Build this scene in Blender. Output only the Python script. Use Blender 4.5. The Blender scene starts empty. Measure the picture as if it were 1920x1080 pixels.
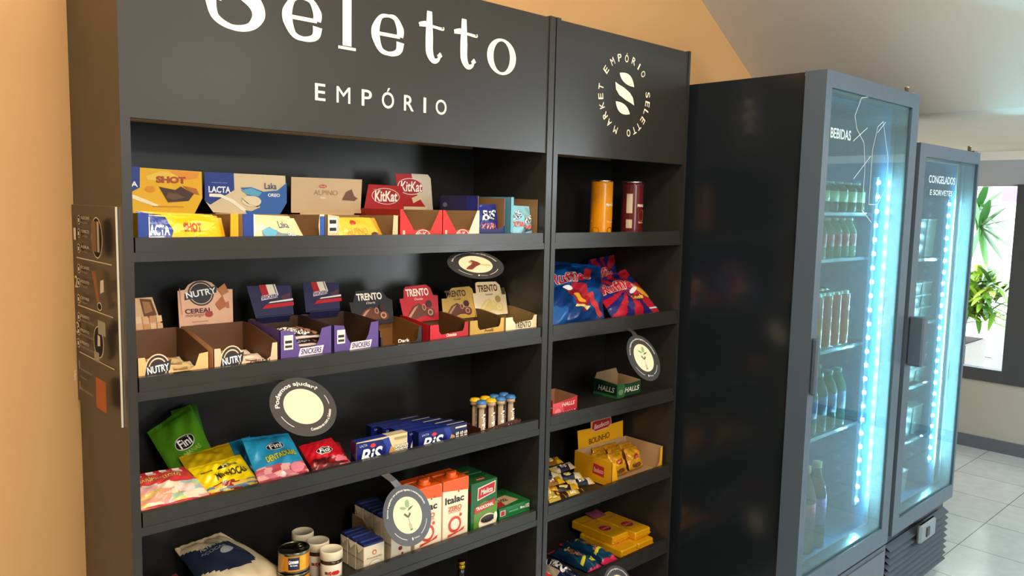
import bpy, math, random
from mathutils import Vector, Matrix
from mathutils.geometry import tessellate_polygon
PI = math.pi
sc = bpy.context.scene
COL = sc.collection
V = Vector

# ---------------------------------------------------------------- camera
CAM = V((-0.5031, -1.6229, 1.594))
yaw, pitch, roll, FPX = 0.7551, -0.1047, 0.0222, 1494.9
fwd = V((math.sin(yaw)*math.cos(pitch), math.cos(yaw)*math.cos(pitch), math.sin(pitch)))
rgt = V((math.cos(yaw), -math.sin(yaw), 0)); upv = rgt.cross(fwd)
r2 = rgt*math.cos(roll) + upv*math.sin(roll); u2 = -rgt*math.sin(roll) + upv*math.cos(roll)
cd = bpy.data.cameras.new('camera'); co = bpy.data.objects.new('camera', cd); COL.objects.link(co)
M3 = Matrix((r2, u2, -fwd)).transposed()
co.matrix_world = Matrix.Translation(CAM) @ M3.to_4x4()
cd.sensor_width = 36; cd.lens = 36*FPX/1920; cd.clip_start = .05
sc.camera = co

# ---------------------------------------------------------------- world, light, exposure
sc.view_settings.view_transform = 'Standard'; sc.view_settings.look = 'None'
sc.view_settings.gamma = 1; sc.view_settings.use_curve_mapping = False
sc.view_settings.exposure = 0.0
w = bpy.data.worlds.new('daylight'); sc.world = w; w.use_nodes = True
bg = w.node_tree.nodes['Background']; bg.inputs[0].default_value = (.82, .92, 1, 1); bg.inputs[1].default_value = 11.0
def area(name, loc, target, sx, sy, energy, col, spread=180):
    l = bpy.data.lights.new(name, 'AREA'); l.shape = 'RECTANGLE'; l.size = sx; l.size_y = sy
    l.energy = energy; l.color = col; l.spread = math.radians(spread)
    o = bpy.data.objects.new(name, l); COL.objects.link(o); o.location = loc
    o.rotation_euler = (V(target)-V(loc)).to_track_quat('-Z', 'Y').to_euler(); return o
area('ceiling_and_fill_light', (.35, -1.15, 2.93), (.45, -.5, 0), .9, .4, 34, (1, .84, .62))
area('ceiling_and_fill_light', (-.4, -3.2, 2.6), (.5, 0, 1.5),  .8, .6, 58, (1, .83, .62))
area('ceiling_and_fill_light', (-1.5, -1.0, 2.93), (-1.0, -.2, .6), .6, .5, 8, (1, .78, .54))
area('added_header_sheen_light', (3.1, -4.5, 2.55), (1.2, 0, 1.7), 2.4, .5, 150, (1, .94, .84))  # unseen source added so the header panel catches a bright sheen
area('added_front_fill_light', (.4, -4.5, 1.7), (2.8, 0, 1.3), .9, .9, 9, (.95, .97, 1))  # unseen fill added to brighten the floor and fridge fronts
area('ceiling_and_fill_light', (4.5, -2.9, 1.98), (4.4, -1.6, 0), 1.2, .7, 95, (.84, .94, 1))  # cool unseen fill added to light the far floor and wall
area('added_upward_fill', (3.6, -3.4, 1.2), (3.9, -1.2, 2.2), .7, .7, 42, (.92, .97, 1))  # unseen fill aimed up, added to brighten the right-hand ceiling

# ---------------------------------------------------------------- materials
def lin(h):
    h = h.lstrip('#'); c = [int(h[i:i+2], 16)/255 for i in (0, 2, 4)]
    return tuple((x/12.92 if x <= .04045 else ((x+.055)/1.055)**2.4) for x in c)
FIN = {'card': (.5, 0, .4), 'gloss': (.22, 0, .5), 'foil': (.29, .08, .5), 'matte': (.85, 0, .2), 'board': (.31, 0, .42), 'metal': (.25, 1, .5), 'plastic': (.35, 0, .5), 'black': (.16, 0, .5)}
MC = {}
def mat(hexc, fin='card'):
    k = (hexc, fin)
    if k in MC: return MC[k]
    m = bpy.data.materials.new('%s_%s' % (fin, hexc)); m.use_nodes = True
    nt = m.node_tree; b = nt.nodes['Principled BSDF']
    if fin == 'emit':
        b.inputs['Emission Color'].default_value = (*lin(hexc), 1); b.inputs['Emission Strength'].default_value = 30
        b.inputs['Base Color'].default_value = (*lin(hexc), 1)
    elif fin in ('glass', 'clear', 'door'):
        nt.nodes.remove(b); out = nt.nodes['Material Output']
        tr = nt.nodes.new('ShaderNodeBsdfTransparent'); tr.inputs[0].default_value = (*lin(hexc), 1)
        gl = nt.nodes.new('ShaderNodeBsdfGlossy'); gl.inputs['Roughness'].default_value = .02 if fin != 'clear' else .08
        mx = nt.nodes.new('ShaderNodeMixShader'); lw = nt.nodes.new('ShaderNodeLayerWeight'); lw.inputs[0].default_value = .5
        fr = nt.nodes.new('ShaderNodeMath'); fr.operation = 'POWER'; fr.inputs[1].default_value = 4.5; nt.links.new(lw.outputs['Facing'], fr.inputs[0])
        mp = nt.nodes.new('ShaderNodeMath'); mp.operation = 'MULTIPLY_ADD'
        mp.inputs[1].default_value = .85; mp.inputs[2].default_value = {'glass': .02, 'clear': .04, 'door': .03}[fin]
        nt.links.new(fr.outputs[0], mp.inputs[0]); nt.links.new(mp.outputs[0], mx.inputs[0])
        nt.links.new(tr.outputs[0], mx.inputs[1]); nt.links.new(gl.outputs[0], mx.inputs[2])
        last = mx
        if fin in ('clear', 'door'):          # plastic body / milky film painting haze into the door glass
            df = nt.nodes.new('ShaderNodeBsdfDiffuse'); df.inputs[0].default_value = (*lin(hexc), 1)
            tl = nt.nodes.new('ShaderNodeBsdfTranslucent'); tl.inputs[0].default_value = (*lin(hexc), 1)
            ad = nt.nodes.new('ShaderNodeMixShader'); nt.links.new(df.outputs[0], ad.inputs[1]); nt.links.new(tl.outputs[0], ad.inputs[2])
            m2 = nt.nodes.new('ShaderNodeMixShader'); m2.inputs[0].default_value = .62 if fin == 'clear' else .045
            nt.links.new(mx.outputs[0], m2.inputs[1]); nt.links.new(ad.outputs[0], m2.inputs[2]); last = m2
        nt.links.new(last.outputs[0], out.inputs[0])
    else:
        r, me, sp = FIN[fin]
        b.inputs['Base Color'].default_value = (*lin(hexc), 1); b.inputs['Metallic'].default_value = me
        b.inputs['Specular IOR Level'].default_value = sp
        tc = nt.nodes.new('ShaderNodeTexCoord')
        n = nt.nodes.new('ShaderNodeTexNoise'); n.inputs['Scale'].default_value = 9 if fin in ('board', 'black') else 45
        mr = nt.nodes.new('ShaderNodeMapRange'); mr.inputs[3].default_value = r*.85; mr.inputs[4].default_value = min(1, r*1.15)
        nt.links.new(tc.outputs['Object'], n.inputs['Vector']); nt.links.new(n.outputs['Fac'], mr.inputs[0]); nt.links.new(mr.outputs[0], b.inputs['Roughness'])
        if fin == 'foil':
            bp = nt.nodes.new('ShaderNodeBump'); bp.inputs['Strength'].default_value = .35; bp.inputs['Distance'].default_value = .004
            nt.links.new(n.outputs['Fac'], bp.inputs['Height']); nt.links.new(bp.outputs[0], b.inputs['Normal'])
    MC[k] = m; return m
def wall_mat(name, hexc, rough=.85, sc_=60, bump=.12):
    m = bpy.data.materials.new(name); m.use_nodes = True; nt = m.node_tree; b = nt.nodes['Principled BSDF']
    b.inputs['Roughness'].default_value = rough; b.inputs['Specular IOR Level'].default_value = .25
    tc = nt.nodes.new('ShaderNodeTexCoord'); n = nt.nodes.new('ShaderNodeTexNoise'); n.inputs['Scale'].default_value = sc_; n.inputs['Detail'].default_value = 4
    n2 = nt.nodes.new('ShaderNodeTexNoise'); n2.inputs['Scale'].default_value = 2.5
    mx = nt.nodes.new('ShaderNodeMix'); mx.data_type = 'RGBA'
    c = lin(hexc); mx.inputs[6].default_value = (*[x*.95 for x in c], 1); mx.inputs[7].default_value = (*[min(1, x*1.05) for x in c], 1)
    bp = nt.nodes.new('ShaderNodeBump'); bp.inputs['Strength'].default_value = bump; bp.inputs['Distance'].default_value = .003
    for q in (n, n2): nt.links.new(tc.outputs['Object'], q.inputs['Vector'])
    nt.links.new(n2.outputs['Fac'], mx.inputs[0]); nt.links.new(mx.outputs[2], b.inputs['Base Color'])
    nt.links.new(n.outputs['Fac'], bp.inputs['Height']); nt.links.new(bp.outputs[0], b.inputs['Normal']); return m

# ---------------------------------------------------------------- mesh builder
WLOC = {}
class MB:
    def __init__(s): s.v = []; s.f = []; s.mi = []; s.sm = []; s.mats = []
    def m(s, c):
        mt = c if isinstance(c, bpy.types.Material) else mat(*c) if isinstance(c, tuple) else mat(c)
        if mt not in s.mats: s.mats.append(mt)
        return s.mats.index(mt)
    def add(s, vs, fs, c, smooth=False):
        n = len(s.v); s.v += [V(q) for q in vs]; i = s.m(c)
        for f in fs: s.f.append([n+k for k in f]); s.mi.append(i); s.sm.append(smooth)
        return n
    def box(s, a, b, c):
        (x0, y0, z0), (x1, y1, z1) = a, b
        vs = [(x0,y0,z0),(x1,y0,z0),(x1,y1,z0),(x0,y1,z0),(x0,y0,z1),(x1,y0,z1),(x1,y1,z1),(x0,y1,z1)]
        s.add(vs, [(0,3,2,1),(4,5,6,7),(0,1,5,4),(1,2,6,5),(2,3,7,6),(3,0,4,7)], c)
    def bevbox(s, a, b, c, r=.002):
        (x0, y0, z0), (x1, y1, z1) = a, b
        A = [(x0+r,y0),(x1-r,y0),(x1,y0+r),(x1,y1-r),(x1-r,y1),(x0+r,y1),(x0,y1-r),(x0,y0+r)]
        ins = [(x+(r if x < (x0+x1)/2 else -r)*.7, y+(r if y < (y0+y1)/2 else -r)*.7) for x, y in A]
        R = [[(x,y,z0) for x,y in ins], [(x,y,z0+r) for x,y in A], [(x,y,z1-r) for x,y in A], [(x,y,z1) for x,y in ins]]
        vs = sum(R, []); fs = [tuple(range(7,-1,-1)), tuple(range(24,32))]
        for k in range(3):
            for i in range(8): j = (i+1) % 8; fs.append((k*8+i, k*8+j, k*8+8+j, k*8+8+i))
        s.add(vs, fs, c)
    def tube(s, pts, r, c, n=8, smooth=True):
        pts = [V(p) for p in pts]; rings = []
        for i, p in enumerate(pts):
            d = (pts[min(i+1, len(pts)-1)]-pts[max(i-1, 0)]).normalized()
            a = d.orthogonal().normalized() if i == 0 else (rings_a - d*rings_a.dot(d)).normalized()
            rings_a = a; b = d.cross(a); rr = r[i] if isinstance(r, (list, tuple)) else r
            rings.append([p+rr*(a*math.cos(t*2*PI/n)+b*math.sin(t*2*PI/n)) for t in range(n)])
        vs = sum(rings, []); fs = [tuple(range(n-1, -1, -1)), tuple(range(len(vs)-n, len(vs)))]
        for k in range(len(rings)-1):
            for i in range(n): j = (i+1) % n; fs.append((k*n+i, k*n+j, k*n+n+j, k*n+n+i))
        s.add(vs, fs, c, smooth)
    def lathe(s, prof, o, cols, n=40, smooth=True):      # prof [(r,z)...]; cols: colour, or fn(k, theta)
        o = V(o); m = len(prof); base = len(s.v)
        for r, z in prof:
            for i in range(n): t = 2*PI*i/n; s.v.append(o+V((r*math.cos(t), r*math.sin(t), z)))
        for k in range(m-1):
            for i in range(n):
                j = (i+1) % n; c = cols(k, 2*PI*(i+.5)/n) if callable(cols) else cols
                s.f.append([base+k*n+i, base+k*n+j, base+k*n+n+j, base+k*n+n+i]); s.mi.append(s.m(c)); s.sm.append(smooth)
        for kk, rev in ((0, True), (m-1, False)):
            if prof[kk][0] > 1e-5:
                ids = [base+kk*n+i for i in range(n)]; c = cols(kk if kk == 0 else m-2, 0) if callable(cols) else cols
                s.f.append(ids[::-1] if rev else ids); s.mi.append(s.m(c)); s.sm.append(False)
    def xf(s, M, start=0):
        for i in range(start, len(s.v)): s.v[i] = M @ s.v[i]
    def build(s, name, parent=None, origin=None, **tags):
        if origin is None:
            lo = [min(q[i] for q in s.v) for i in range(3)]; hi = [max(q[i] for q in s.v) for i in range(3)]
            origin = V(((lo[0]+hi[0])/2, (lo[1]+hi[1])/2, lo[2]))
        origin = V(origin)
        me = bpy.data.meshes.new(name); me.from_pydata([tuple(q-origin) for q in s.v], [], s.f)
        for m_ in s.mats: me.materials.append(m_)
        me.polygons.foreach_set('material_index', s.mi); me.polygons.foreach_set('use_smooth', s.sm); me.update()
        o = bpy.data.objects.new(name, me); COL.objects.link(o)
        WLOC[o.name] = origin
        if parent: o.parent = parent; o.location = origin-WLOC[parent.name]
        else: o.location = origin
        for k, x in tags.items(): o[k] = x
        return o
def thing(name, loc, label, category, group=None):
    o = bpy.data.objects.new(name, None); COL.objects.link(o); o.location = loc; WLOC[o.name] = V(loc)
    o['label'] = label; o['category'] = category
    if group: o['group'] = group
    return o
def copy_thing(o, delta, label=None, rz=0):
    def cp(a, par):
        c = a.copy(); COL.objects.link(c)
        if par: c.parent = par
        for ch in a.children: cp(ch, c)
        return c
    c = cp(o, None); c.location = o.location+V(delta); c.rotation_euler = (0, 0, rz)
    if label: c['label'] = label
    return c

# ---------------------------------------------------------------- surfaces and print
class Flat:
    def __init__(s, o, U, W_): s.o = V(o); s.U = V(U).normalized(); s.V = V(W_).normalized(); s.n = s.U.cross(s.V).normalized()
    def __call__(s, u, v, off=0): return s.o+s.U*u+s.V*v+s.n*off
class Cyl:      # u along the arc from theta0, seen from outside left to right
    def __init__(s, c, r, z0, th0): s.c = V(c); s.r = r; s.z0 = z0; s.t = th0
    def __call__(s, u, v, off=0):
        t = s.t+u/s.r; return s.c+V(((s.r+off)*math.cos(t), (s.r+off)*math.sin(t), s.z0+v))
TC = {}
def textgeo(txt, bold=0, shear=0):
    k = (txt, bold, shear)
    if k in TC: return TC[k]
    cu = bpy.data.curves.new('t', 'FONT'); cu.body = txt; cu.offset = bold; cu.shear = shear; cu.resolution_u = 4
    ob = bpy.data.objects.new('t', cu); me = bpy.data.meshes.new_from_object(ob)
    vs = [(q.co.x, q.co.y) for q in me.vertices]; fs = [tuple(p.vertices) for p in me.polygons]
    bpy.data.objects.remove(ob); bpy.data.curves.remove(cu); bpy.data.meshes.remove(me)
    TC[k] = (vs, fs); return TC[k]
def text(mb, S, txt, cx, cy, w, h, col, off, bold=0, shear=0, rot=0, out=None, arc=None):
    """text centred on (cx,cy) in a box w x h (metres); arc = bend: radius of the baseline circle"""
    v0, _ = textgeo(txt, 0, shear)
    if not v0: return
    x0 = min(q[0] for q in v0); x1 = max(q[0] for q in v0); y0 = min(q[1] for q in v0); y1 = max(q[1] for q in v0)
    sx = w/(x1-x0); sy = h/(y1-y0) if h else sx; cr, sr = math.cos(rot), math.sin(rot)
    for (b, c, o) in ([(bold+out[1], out[0], off-.00012)] if out else []) + [(bold, col, off)]:
        vs, fs = textgeo(txt, b, shear); P = []
        for x, y in vs:
            X = (x-(x0+x1)/2)*sx; Y = (y-(y0+y1)/2)*sy
            if arc:
                a = X/arc; R = abs(arc)+(Y if arc > 0 else -Y); X = R*math.sin(abs(a))*(1 if X > 0 else -1); Y = (R*math.cos(a)-abs(arc))*(1 if arc > 0 else -1)
            P.append((cx+X*cr-Y*sr, cy+X*sr+Y*cr))
        if isinstance(S, (Flat, Cyl)): mb.add([S(x, y, o) for x, y in P], fs, c)
        else: fine(mb, S, P, fs, c, o)
def fine(mb, S, pts, fs, col, off, e=.009):      # follow a curved bag: split triangles until edges are short
    T_ = []; Q = [tuple(pts[i] for i in (f[0], f[k], f[k+1])) for f in fs for k in range(1, len(f)-1)]
    while Q:
        a, b, c = Q.pop(); L = [math.dist(a, b), math.dist(b, c), math.dist(c, a)]; k = L.index(max(L))
        if L[k] < e: T_.append((a, b, c)); continue
        if k == 0: m_ = ((a[0]+b[0])/2, (a[1]+b[1])/2); Q += [(a, m_, c), (m_, b, c)]
        elif k == 1: m_ = ((c[0]+b[0])/2, (c[1]+b[1])/2); Q += [(a, b, m_), (a, m_, c)]
        else: m_ = ((a[0]+c[0])/2, (a[1]+c[1])/2); Q += [(a, b, m_), (m_, b, c)]
    ix = {}; vs = []
    def g(p):
        if p not in ix: ix[p] = len(vs); vs.append(p)
        return ix[p]
    F_ = [(g(a), g(b), g(c)) for a, b, c in T_]
    mb.add([S(x, y, off) for x, y in vs], F_, col, True)
def poly(mb, S, pts, col, off):
    tri = tessellate_polygon([[V((x, y, 0)) for x, y in pts]])
    A = sum(pts[i][0]*pts[(i+1) % len(pts)][1]-pts[(i+1) % len(pts)][0]*pts[i][1] for i in range(len(pts)))
    fs = []
    for t in tri:
        a, b, c = (pts[i] for i in t)
        ar = (b[0]-a[0])*(c[1]-a[1])-(c[0]-a[0])*(b[1]-a[1]); fs.append(tuple(t) if ar > 0 else (t[0], t[2], t[1]))
    if not isinstance(S, (Flat, Cyl)): fine(mb, S, pts, fs, col, off); return
    mb.add([S(x, y, off) for x, y in pts], fs, col)
def draw(mb, S, W, H, art, fin='card', off0=.0003):
    off = off0
    for a in art:
        off += .00022; k = a[0]; c = a[5] if k in ('r', 'e') else None
        F = lambda c: c if isinstance(c, tuple) else (c, fin)
        if k == 'r': x0, y0, x1, y1 = a[1]*W, a[2]*H, a[3]*W, a[4]*H; poly(mb, S, [(x0,y0),(x1,y0),(x1,y1),(x0,y1)], F(c), off)
        elif k == 'e':
            rot = a[6] if len(a) > 6 else 0; pts = []
            for i in range(28):
                t = 2*PI*i/28; x = a[3]*W*math.cos(t); y = a[4]*H*math.sin(t)
                pts.append((a[1]*W+x*math.cos(rot)-y*math.sin(rot), a[2]*H+x*math.sin(rot)+y*math.cos(rot)))
            poly(mb, S, pts, F(c), off)
        elif k == 'p': poly(mb, S, [(x*W, y*H) for x, y in a[1]], F(a[2]), off)
        elif k == 't':      # ('t', text, cx, cy, w, h, col, {opts})
            o = dict(a[7]) if len(a) > 7 else {}
            if 'out' in o: o['out'] = (F(o['out'][0]), o['out'][1])
            text(mb, S, a[1], a[2]*W, a[3]*H, a[4]*W, a[5]*H, F(a[6]), off, **o)
def panel(mb, S, pts, th, front, back, rim=None):
    """sheet of board: outline pts in the surface's metres, printed side at off 0"""
    poly(mb, S, pts, front, 0)
    n = len(pts); tri = tessellate_polygon([[V((x, y, 0)) for x, y in pts]])
    A = sum(pts[i][0]*pts[(i+1) % n][1]-pts[(i+1) % n][0]*pts[i][1] for i in range(n))
    fs = []
    for t in tri:
        a, b, c = (pts[i] for i in t); ar = (b[0]-a[0])*(c[1]-a[1])-(c[0]-a[0])*(b[1]-a[1])
        fs.append((t[0], t[2], t[1]) if ar > 0 else tuple(t))
    mb.add([S(x, y, -th) for x, y in pts], fs, back)
    P = [S(x, y, 0) for x, y in pts]+[S(x, y, -th) for x, y in pts]
    mb.add(P, [((i, n+i, n+(i+1) % n, (i+1) % n) if A > 0 else (i, (i+1) % n, n+(i+1) % n, n+i)) for i in range(n)], rim or back)
def carton(mb, x0, x1, y0, y1, z0, z1, col, fin='card', front=(), left=(), top=()):
    mb.bevbox((x0, y0, z0), (x1, y1, z1), (col, fin), min(.0015, (x1-x0)/8))
    draw(mb, Flat((x0, y0, z0), (1,0,0), (0,0,1)), x1-x0, z1-z0, front, fin)
    draw(mb, Flat((x0, y1, z0), (0,-1,0), (0,0,1)), y1-y0, z1-z0, left, fin)
    draw(mb, Flat((x0, y0, z1), (1,0,0), (0,1,0)), x1-x0, y1-y0, top, fin)
def pillow(mb, C, bulge, col, art=(), nx=30, ny=34, seal=.06, fin='foil', seed=0, wr=.19, zmin=None, back=.6, pw=.55):
    """sealed bag: C = top-left, top-right, bottom-right, bottom-left corners; col = colour or fn(s,t)"""
    TL, TR, BR, BL = (V(c) for c in C); rnd = random.Random(seed)
    N = ((TR-TL)+(BR-BL)).cross((TL-BL)+(TR-BR)).normalized()
    ph = [rnd.uniform(0, 6.28) for _ in range(8)]; fr = [rnd.uniform(5, 16) for _ in range(8)]
    def hgt(s, t):
        s = min(max(s, 0), 1); t2 = min(max((t-seal)/(1-2*seal), 0), 1)
        f = max(0, math.sin(PI*s))**pw*max(0, math.sin(PI*t2))**pw
        r = math.sin(fr[0]*s+ph[0]+3*t)*math.sin(fr[1]*t+ph[1])+.6*math.sin(fr[2]*(s+t)+ph[2])+.5*math.sin(2*fr[3]*(s-t)+ph[3])
        edge = .35*math.sin(fr[4]*2*s+ph[4])*(1-abs(2*t-1)**.5 < .3)
        return bulge*(f*(1+wr*r)+wr*.25*r+edge*.15)
    def base(s, t): return (TL*(1-s)+TR*s)*t+(BL*(1-s)+BR*s)*(1-t)
    def P(s, t, side, off=0):
        q = base(s, t)+N*(hgt(s, t)*side+off)
        if zmin is not None and q.z < zmin: q.z = zmin+ (.0008 if side > 0 else 0)
        return q
    for side, sg in ((1, 1), (-back, -1)):
        b0 = len(mb.v)
        for j in range(ny+1):
            for i in range(nx+1): mb.v.append(P(i/nx, j/ny, side, .0004*sg))
        for j in range(ny):
            for i in range(nx):
                a = b0+j*(nx+1)+i; q = [a, a+1, a+nx+2, a+nx+1]
                c = col((i+.5)/nx, (j+.5)/ny) if callable(col) else col
                mb.f.append(q if sg > 0 else q[::-1]); mb.mi.append(mb.m((c, fin) if isinstance(c, str) else c)); mb.sm.append(True)
    W = ((TR-TL).length+(BR-BL).length)/2; H = ((TL-BL).length+(TR-BR).length)/2
    S = lambda u, v, off=0: P(u/W, v/H, 1, off+.0008)
    draw(mb, S, W, H, art, fin)
    return S, W, H

# ================================================================= ROOM
tan = wall_mat('tan_wall_paint', 'C99E6C'); white = wall_mat('white_ceiling_paint', 'DAD8D0', sc_=40, bump=.05)
beige = wall_mat('beige_wall_paint', 'A8ABA4'); grayw = wall_mat('pale_wall_paint', 'A9B2BC'); lobby = wall_mat('lobby_wall_paint', 'A89A84')
def struct(name, mb, parent=None): return mb.build(name, parent, kind='structure')
YW = .33
fl = bpy.data.materials.new('polished_tile_floor'); fl.use_nodes = True; nt = fl.node_tree; b = nt.nodes['Principled BSDF']
b.inputs['Roughness'].default_value = .16
ge = nt.nodes.new('ShaderNodeNewGeometry'); mp = nt.nodes.new('ShaderNodeMapping'); mp.inputs['Location'].default_value = (-.05, .015, 0)
br = nt.nodes.new('ShaderNodeTexBrick'); br.offset = 0; br.inputs['Scale'].default_value = 1; br.inputs['Brick Width'].default_value = .4; br.inputs['Row Height'].default_value = .4
br.inputs['Mortar Size'].default_value = .0022; br.inputs['Mortar Smooth'].default_value = .2
br.inputs['Color1'].default_value = (*lin('CAD4D8'), 1); br.inputs['Color2'].default_value = (*lin('C2CED2'), 1); br.inputs['Mortar'].default_value = (*lin('6E716F'), 1)
n = nt.nodes.new('ShaderNodeTexNoise'); n.inputs['Scale'].default_value = 14; n.inputs['Detail'].default_value = 6
mx = nt.nodes.new('ShaderNodeMix'); mx.data_type = 'RGBA'; mx.blend_type = 'MULTIPLY'; mx.inputs[0].default_value = .25
nt.links.new(ge.outputs['Position'], mp.inputs[0]); nt.links.new(mp.outputs[0], br.inputs[0]); nt.links.new(ge.outputs['Position'], n.inputs['Vector'])
nt.links.new(br.outputs[0], mx.inputs[6]); nt.links.new(n.outputs['Fac'], mx.inputs[7]); nt.links.new(mx.outputs[2], b.inputs['Base Color'])
mb = MB(); mb.box((-3, -4.6, -.1), (5.62, .45, 0), fl); struct('floor', mb)
def xsec(z): return 2.369+(2.447-z)/.615
CZ = 2.01
mb = MB(); S = Flat((0, YW, 0), (1,0,0), (0,0,1))
panel(mb, S, [(-3,0),(5.62,0),(5.62,CZ),(xsec(CZ),CZ),(xsec(3),3),(-3,3)], .12, tan, tan)
struct('wall_back', mb)
mb = MB(); S = Flat((0, -4.6, 0), (1,0,0), (0,0,1))
P2 = [(-3,3),(xsec(3),3),(xsec(CZ),CZ),(5.62,CZ),(5.62,CZ+.1),(xsec(CZ)+.05,CZ+.1),(xsec(3)+.05,3.1),(-3,3.1)]
panel(mb, S, P2, 5.05, white, white)
for q in mb.v: pass
mb.v = [V((q.x, (-4.6 if abs(q.y+4.6) < 1e-4 else .45), q.z)) for q in mb.v]
struct('ceiling', mb)
mb = MB(); mb.box((-3.1, -4.6, 0), (-3, .45, 3.1), white); struct('wall_left', mb)
# front wall (behind the photographer) with window openings added to let light in
mb = MB(); S = Flat((5.62, -4.6, 0), (-1,0,0), (0,0,1))
mb.box((.9, -4.7, 0), (4.3, -4.6, 2.30), lobby); mb.box((-3, -4.7, 0), (-.1, -4.6, 2.30), lobby); mb.box((-.1, -4.7, 0), (.9, -4.6, 1.2), lobby); mb.box((-.1, -4.7, 2.2), (.9, -4.6, 2.30), lobby); mb.box((-3, -4.7, 2.30), (1.9, -4.6, 3.1), lobby); mb.box((4.3, -4.7, 2.1), (5.15, -4.6, 2.30), lobby); mb.box((4.3, -4.7, 0), (5.7, -4.6, 3.1), lobby)
mb.box((1.9, -4.7, 2.85), (5.15, -4.6, 3.1), lobby)
struct('wall_front', mb)
wf = MB()
for x, z0_, z1_ in ((1.9, 2.3, 2.85), (3.1, 2.3, 2.85), (4.24, 2.3, 2.85)): wf.box((x, -4.68, z0_), (x+.06, -4.62, z1_), ('2A2C30', 'plastic'))
wf.box((1.9, -4.68, 2.3), (4.3, -4.62, 2.35), ('2A2C30', 'plastic'))
w2 = struct('window_2', wf)  # frame of the unseen window added for the header's sheen
wf = MB()
for x in (-.1, .84): wf.box((x, -4.68, 1.2), (x+.06, -4.62, 2.2), ('3E464E', 'plastic'))
wf.box((-.1, -4.68, 2.14), (.9, -4.62, 2.2), ('3E464E', 'plastic')); wf.box((-.1, -4.68, 1.2), (.9, -4.62, 1.26), ('3E464E', 'plastic')); struct('window_3', wf)  # frame of the unseen window added to light the right side
# far right wall with window
XF = 5.5; zs, zt = .555, 1.795
mb = MB()
mb.box((XF, -4.6, 0), (XF+.12, YW, zs-.06), beige); mb.box((XF, -4.6, zt), (XF+.12, YW, CZ+.02), grayw)
mb.box((XF, .30, zs-.06), (XF+.12, YW, zt), grayw); mb.box((XF, -4.6, zs-.06), (XF+.12, -.24, zt), beige)
struct('wall_right', mb)
mb = MB(); fc = ('3E464E', 'plastic')
mb.box((XF-.012, -.27, zs-.085), (XF+.07, .30, zs), fc); mb.box((XF+.01, -.24, zt-.012), (XF+.07, .30, zt), ('B9BCC0', 'plastic'))
for y, e_ in ((-.27, .22), (.25, .05)): mb.box((XF-.012, y, zs), (XF+.07, y+e_, zt), fc)
wn = struct('window_1', mb)
mb = MB(); mb.box((XF+.03, -.04, zs), (XF+.036, .27, zt-.01), ('F4F8F8', 'glass')); mb.build('glass_pane', wn)
mb = MB(); mb.box((XF-.035, -4.6, CZ-.042), (XF+.001, YW, CZ), ('E8E8E4', 'card')); mb.box((XF-.02, -4.6, CZ-.055), (XF+.001, YW, CZ-.042), ('E8E8E4', 'card')); struct('trim_1', mb)
mb = MB(); mb.box((XF-.012, -4.6, 0), (XF+.001, YW, .085), ('5A6470', 'plastic')); struct('baseboard_right', mb)
mb = MB(); mb.box((3.4, YW-.012, 0), (XF-.012, YW+.001, .085), ('5A6470', 'plastic')); struct('baseboard_back', mb)

# ================================================================= SHELVING
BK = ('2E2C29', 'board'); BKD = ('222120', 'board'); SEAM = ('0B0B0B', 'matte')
ZB = [1.484, 1.2075, .9305, .650, .368, .085]
HB, HT = 1.7425, 2.121
T = .018
def unit(name, xa, xb, label, tl, tr):
    t = thing(name, ((xa+xb)/2, .165, 0), label, 'shelves')
    for x, e in ((xa, tl), (xb-tr, tr)):
        mb = MB(); mb.box((x, 0, 0), (x+e, YW-.001, HT+.004), BK); mb.build('side_panel', t)
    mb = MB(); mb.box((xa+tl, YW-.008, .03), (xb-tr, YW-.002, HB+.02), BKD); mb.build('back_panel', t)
    mb = MB(); mb.box((xa+tl, .004, HB), (xb-tr, .02, HT), BK); hd = mb.build('header_panel', t)
    mb = MB(); mb.box((xa+tl, .02, HT-.016), (xb-tr, YW-.008, HT), BK); mb.build('top_board', t)
    for i, z in enumerate(ZB):
        mb = MB(); mb.box((xa+tl, .001, z-T), (xb-tr, YW-.008, z), BK); sh = mb.build('shelf', t)
        mb = MB(); mb.box((xa+tl+.004, .0025, z), (xb-tr-.004, .0175, z+.029), BK); mb.box((xa+tl+.004, .0034, z-.0012), (xb-tr-.004, .0165, z+.0002), SEAM)
        mb.build('front_lip', sh)
    return t, hd
U1, H1 = unit('shelving_unit', 0, 1.1723, 'large black shelving unit at left, headed by big cream serif letters', .0181, .0222)
U2, H2 = unit('shelving_unit', 1.1775, 1.8377, 'narrow black shelving unit in the middle, headed by a round ringed emblem', .0175, .0105)
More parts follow.
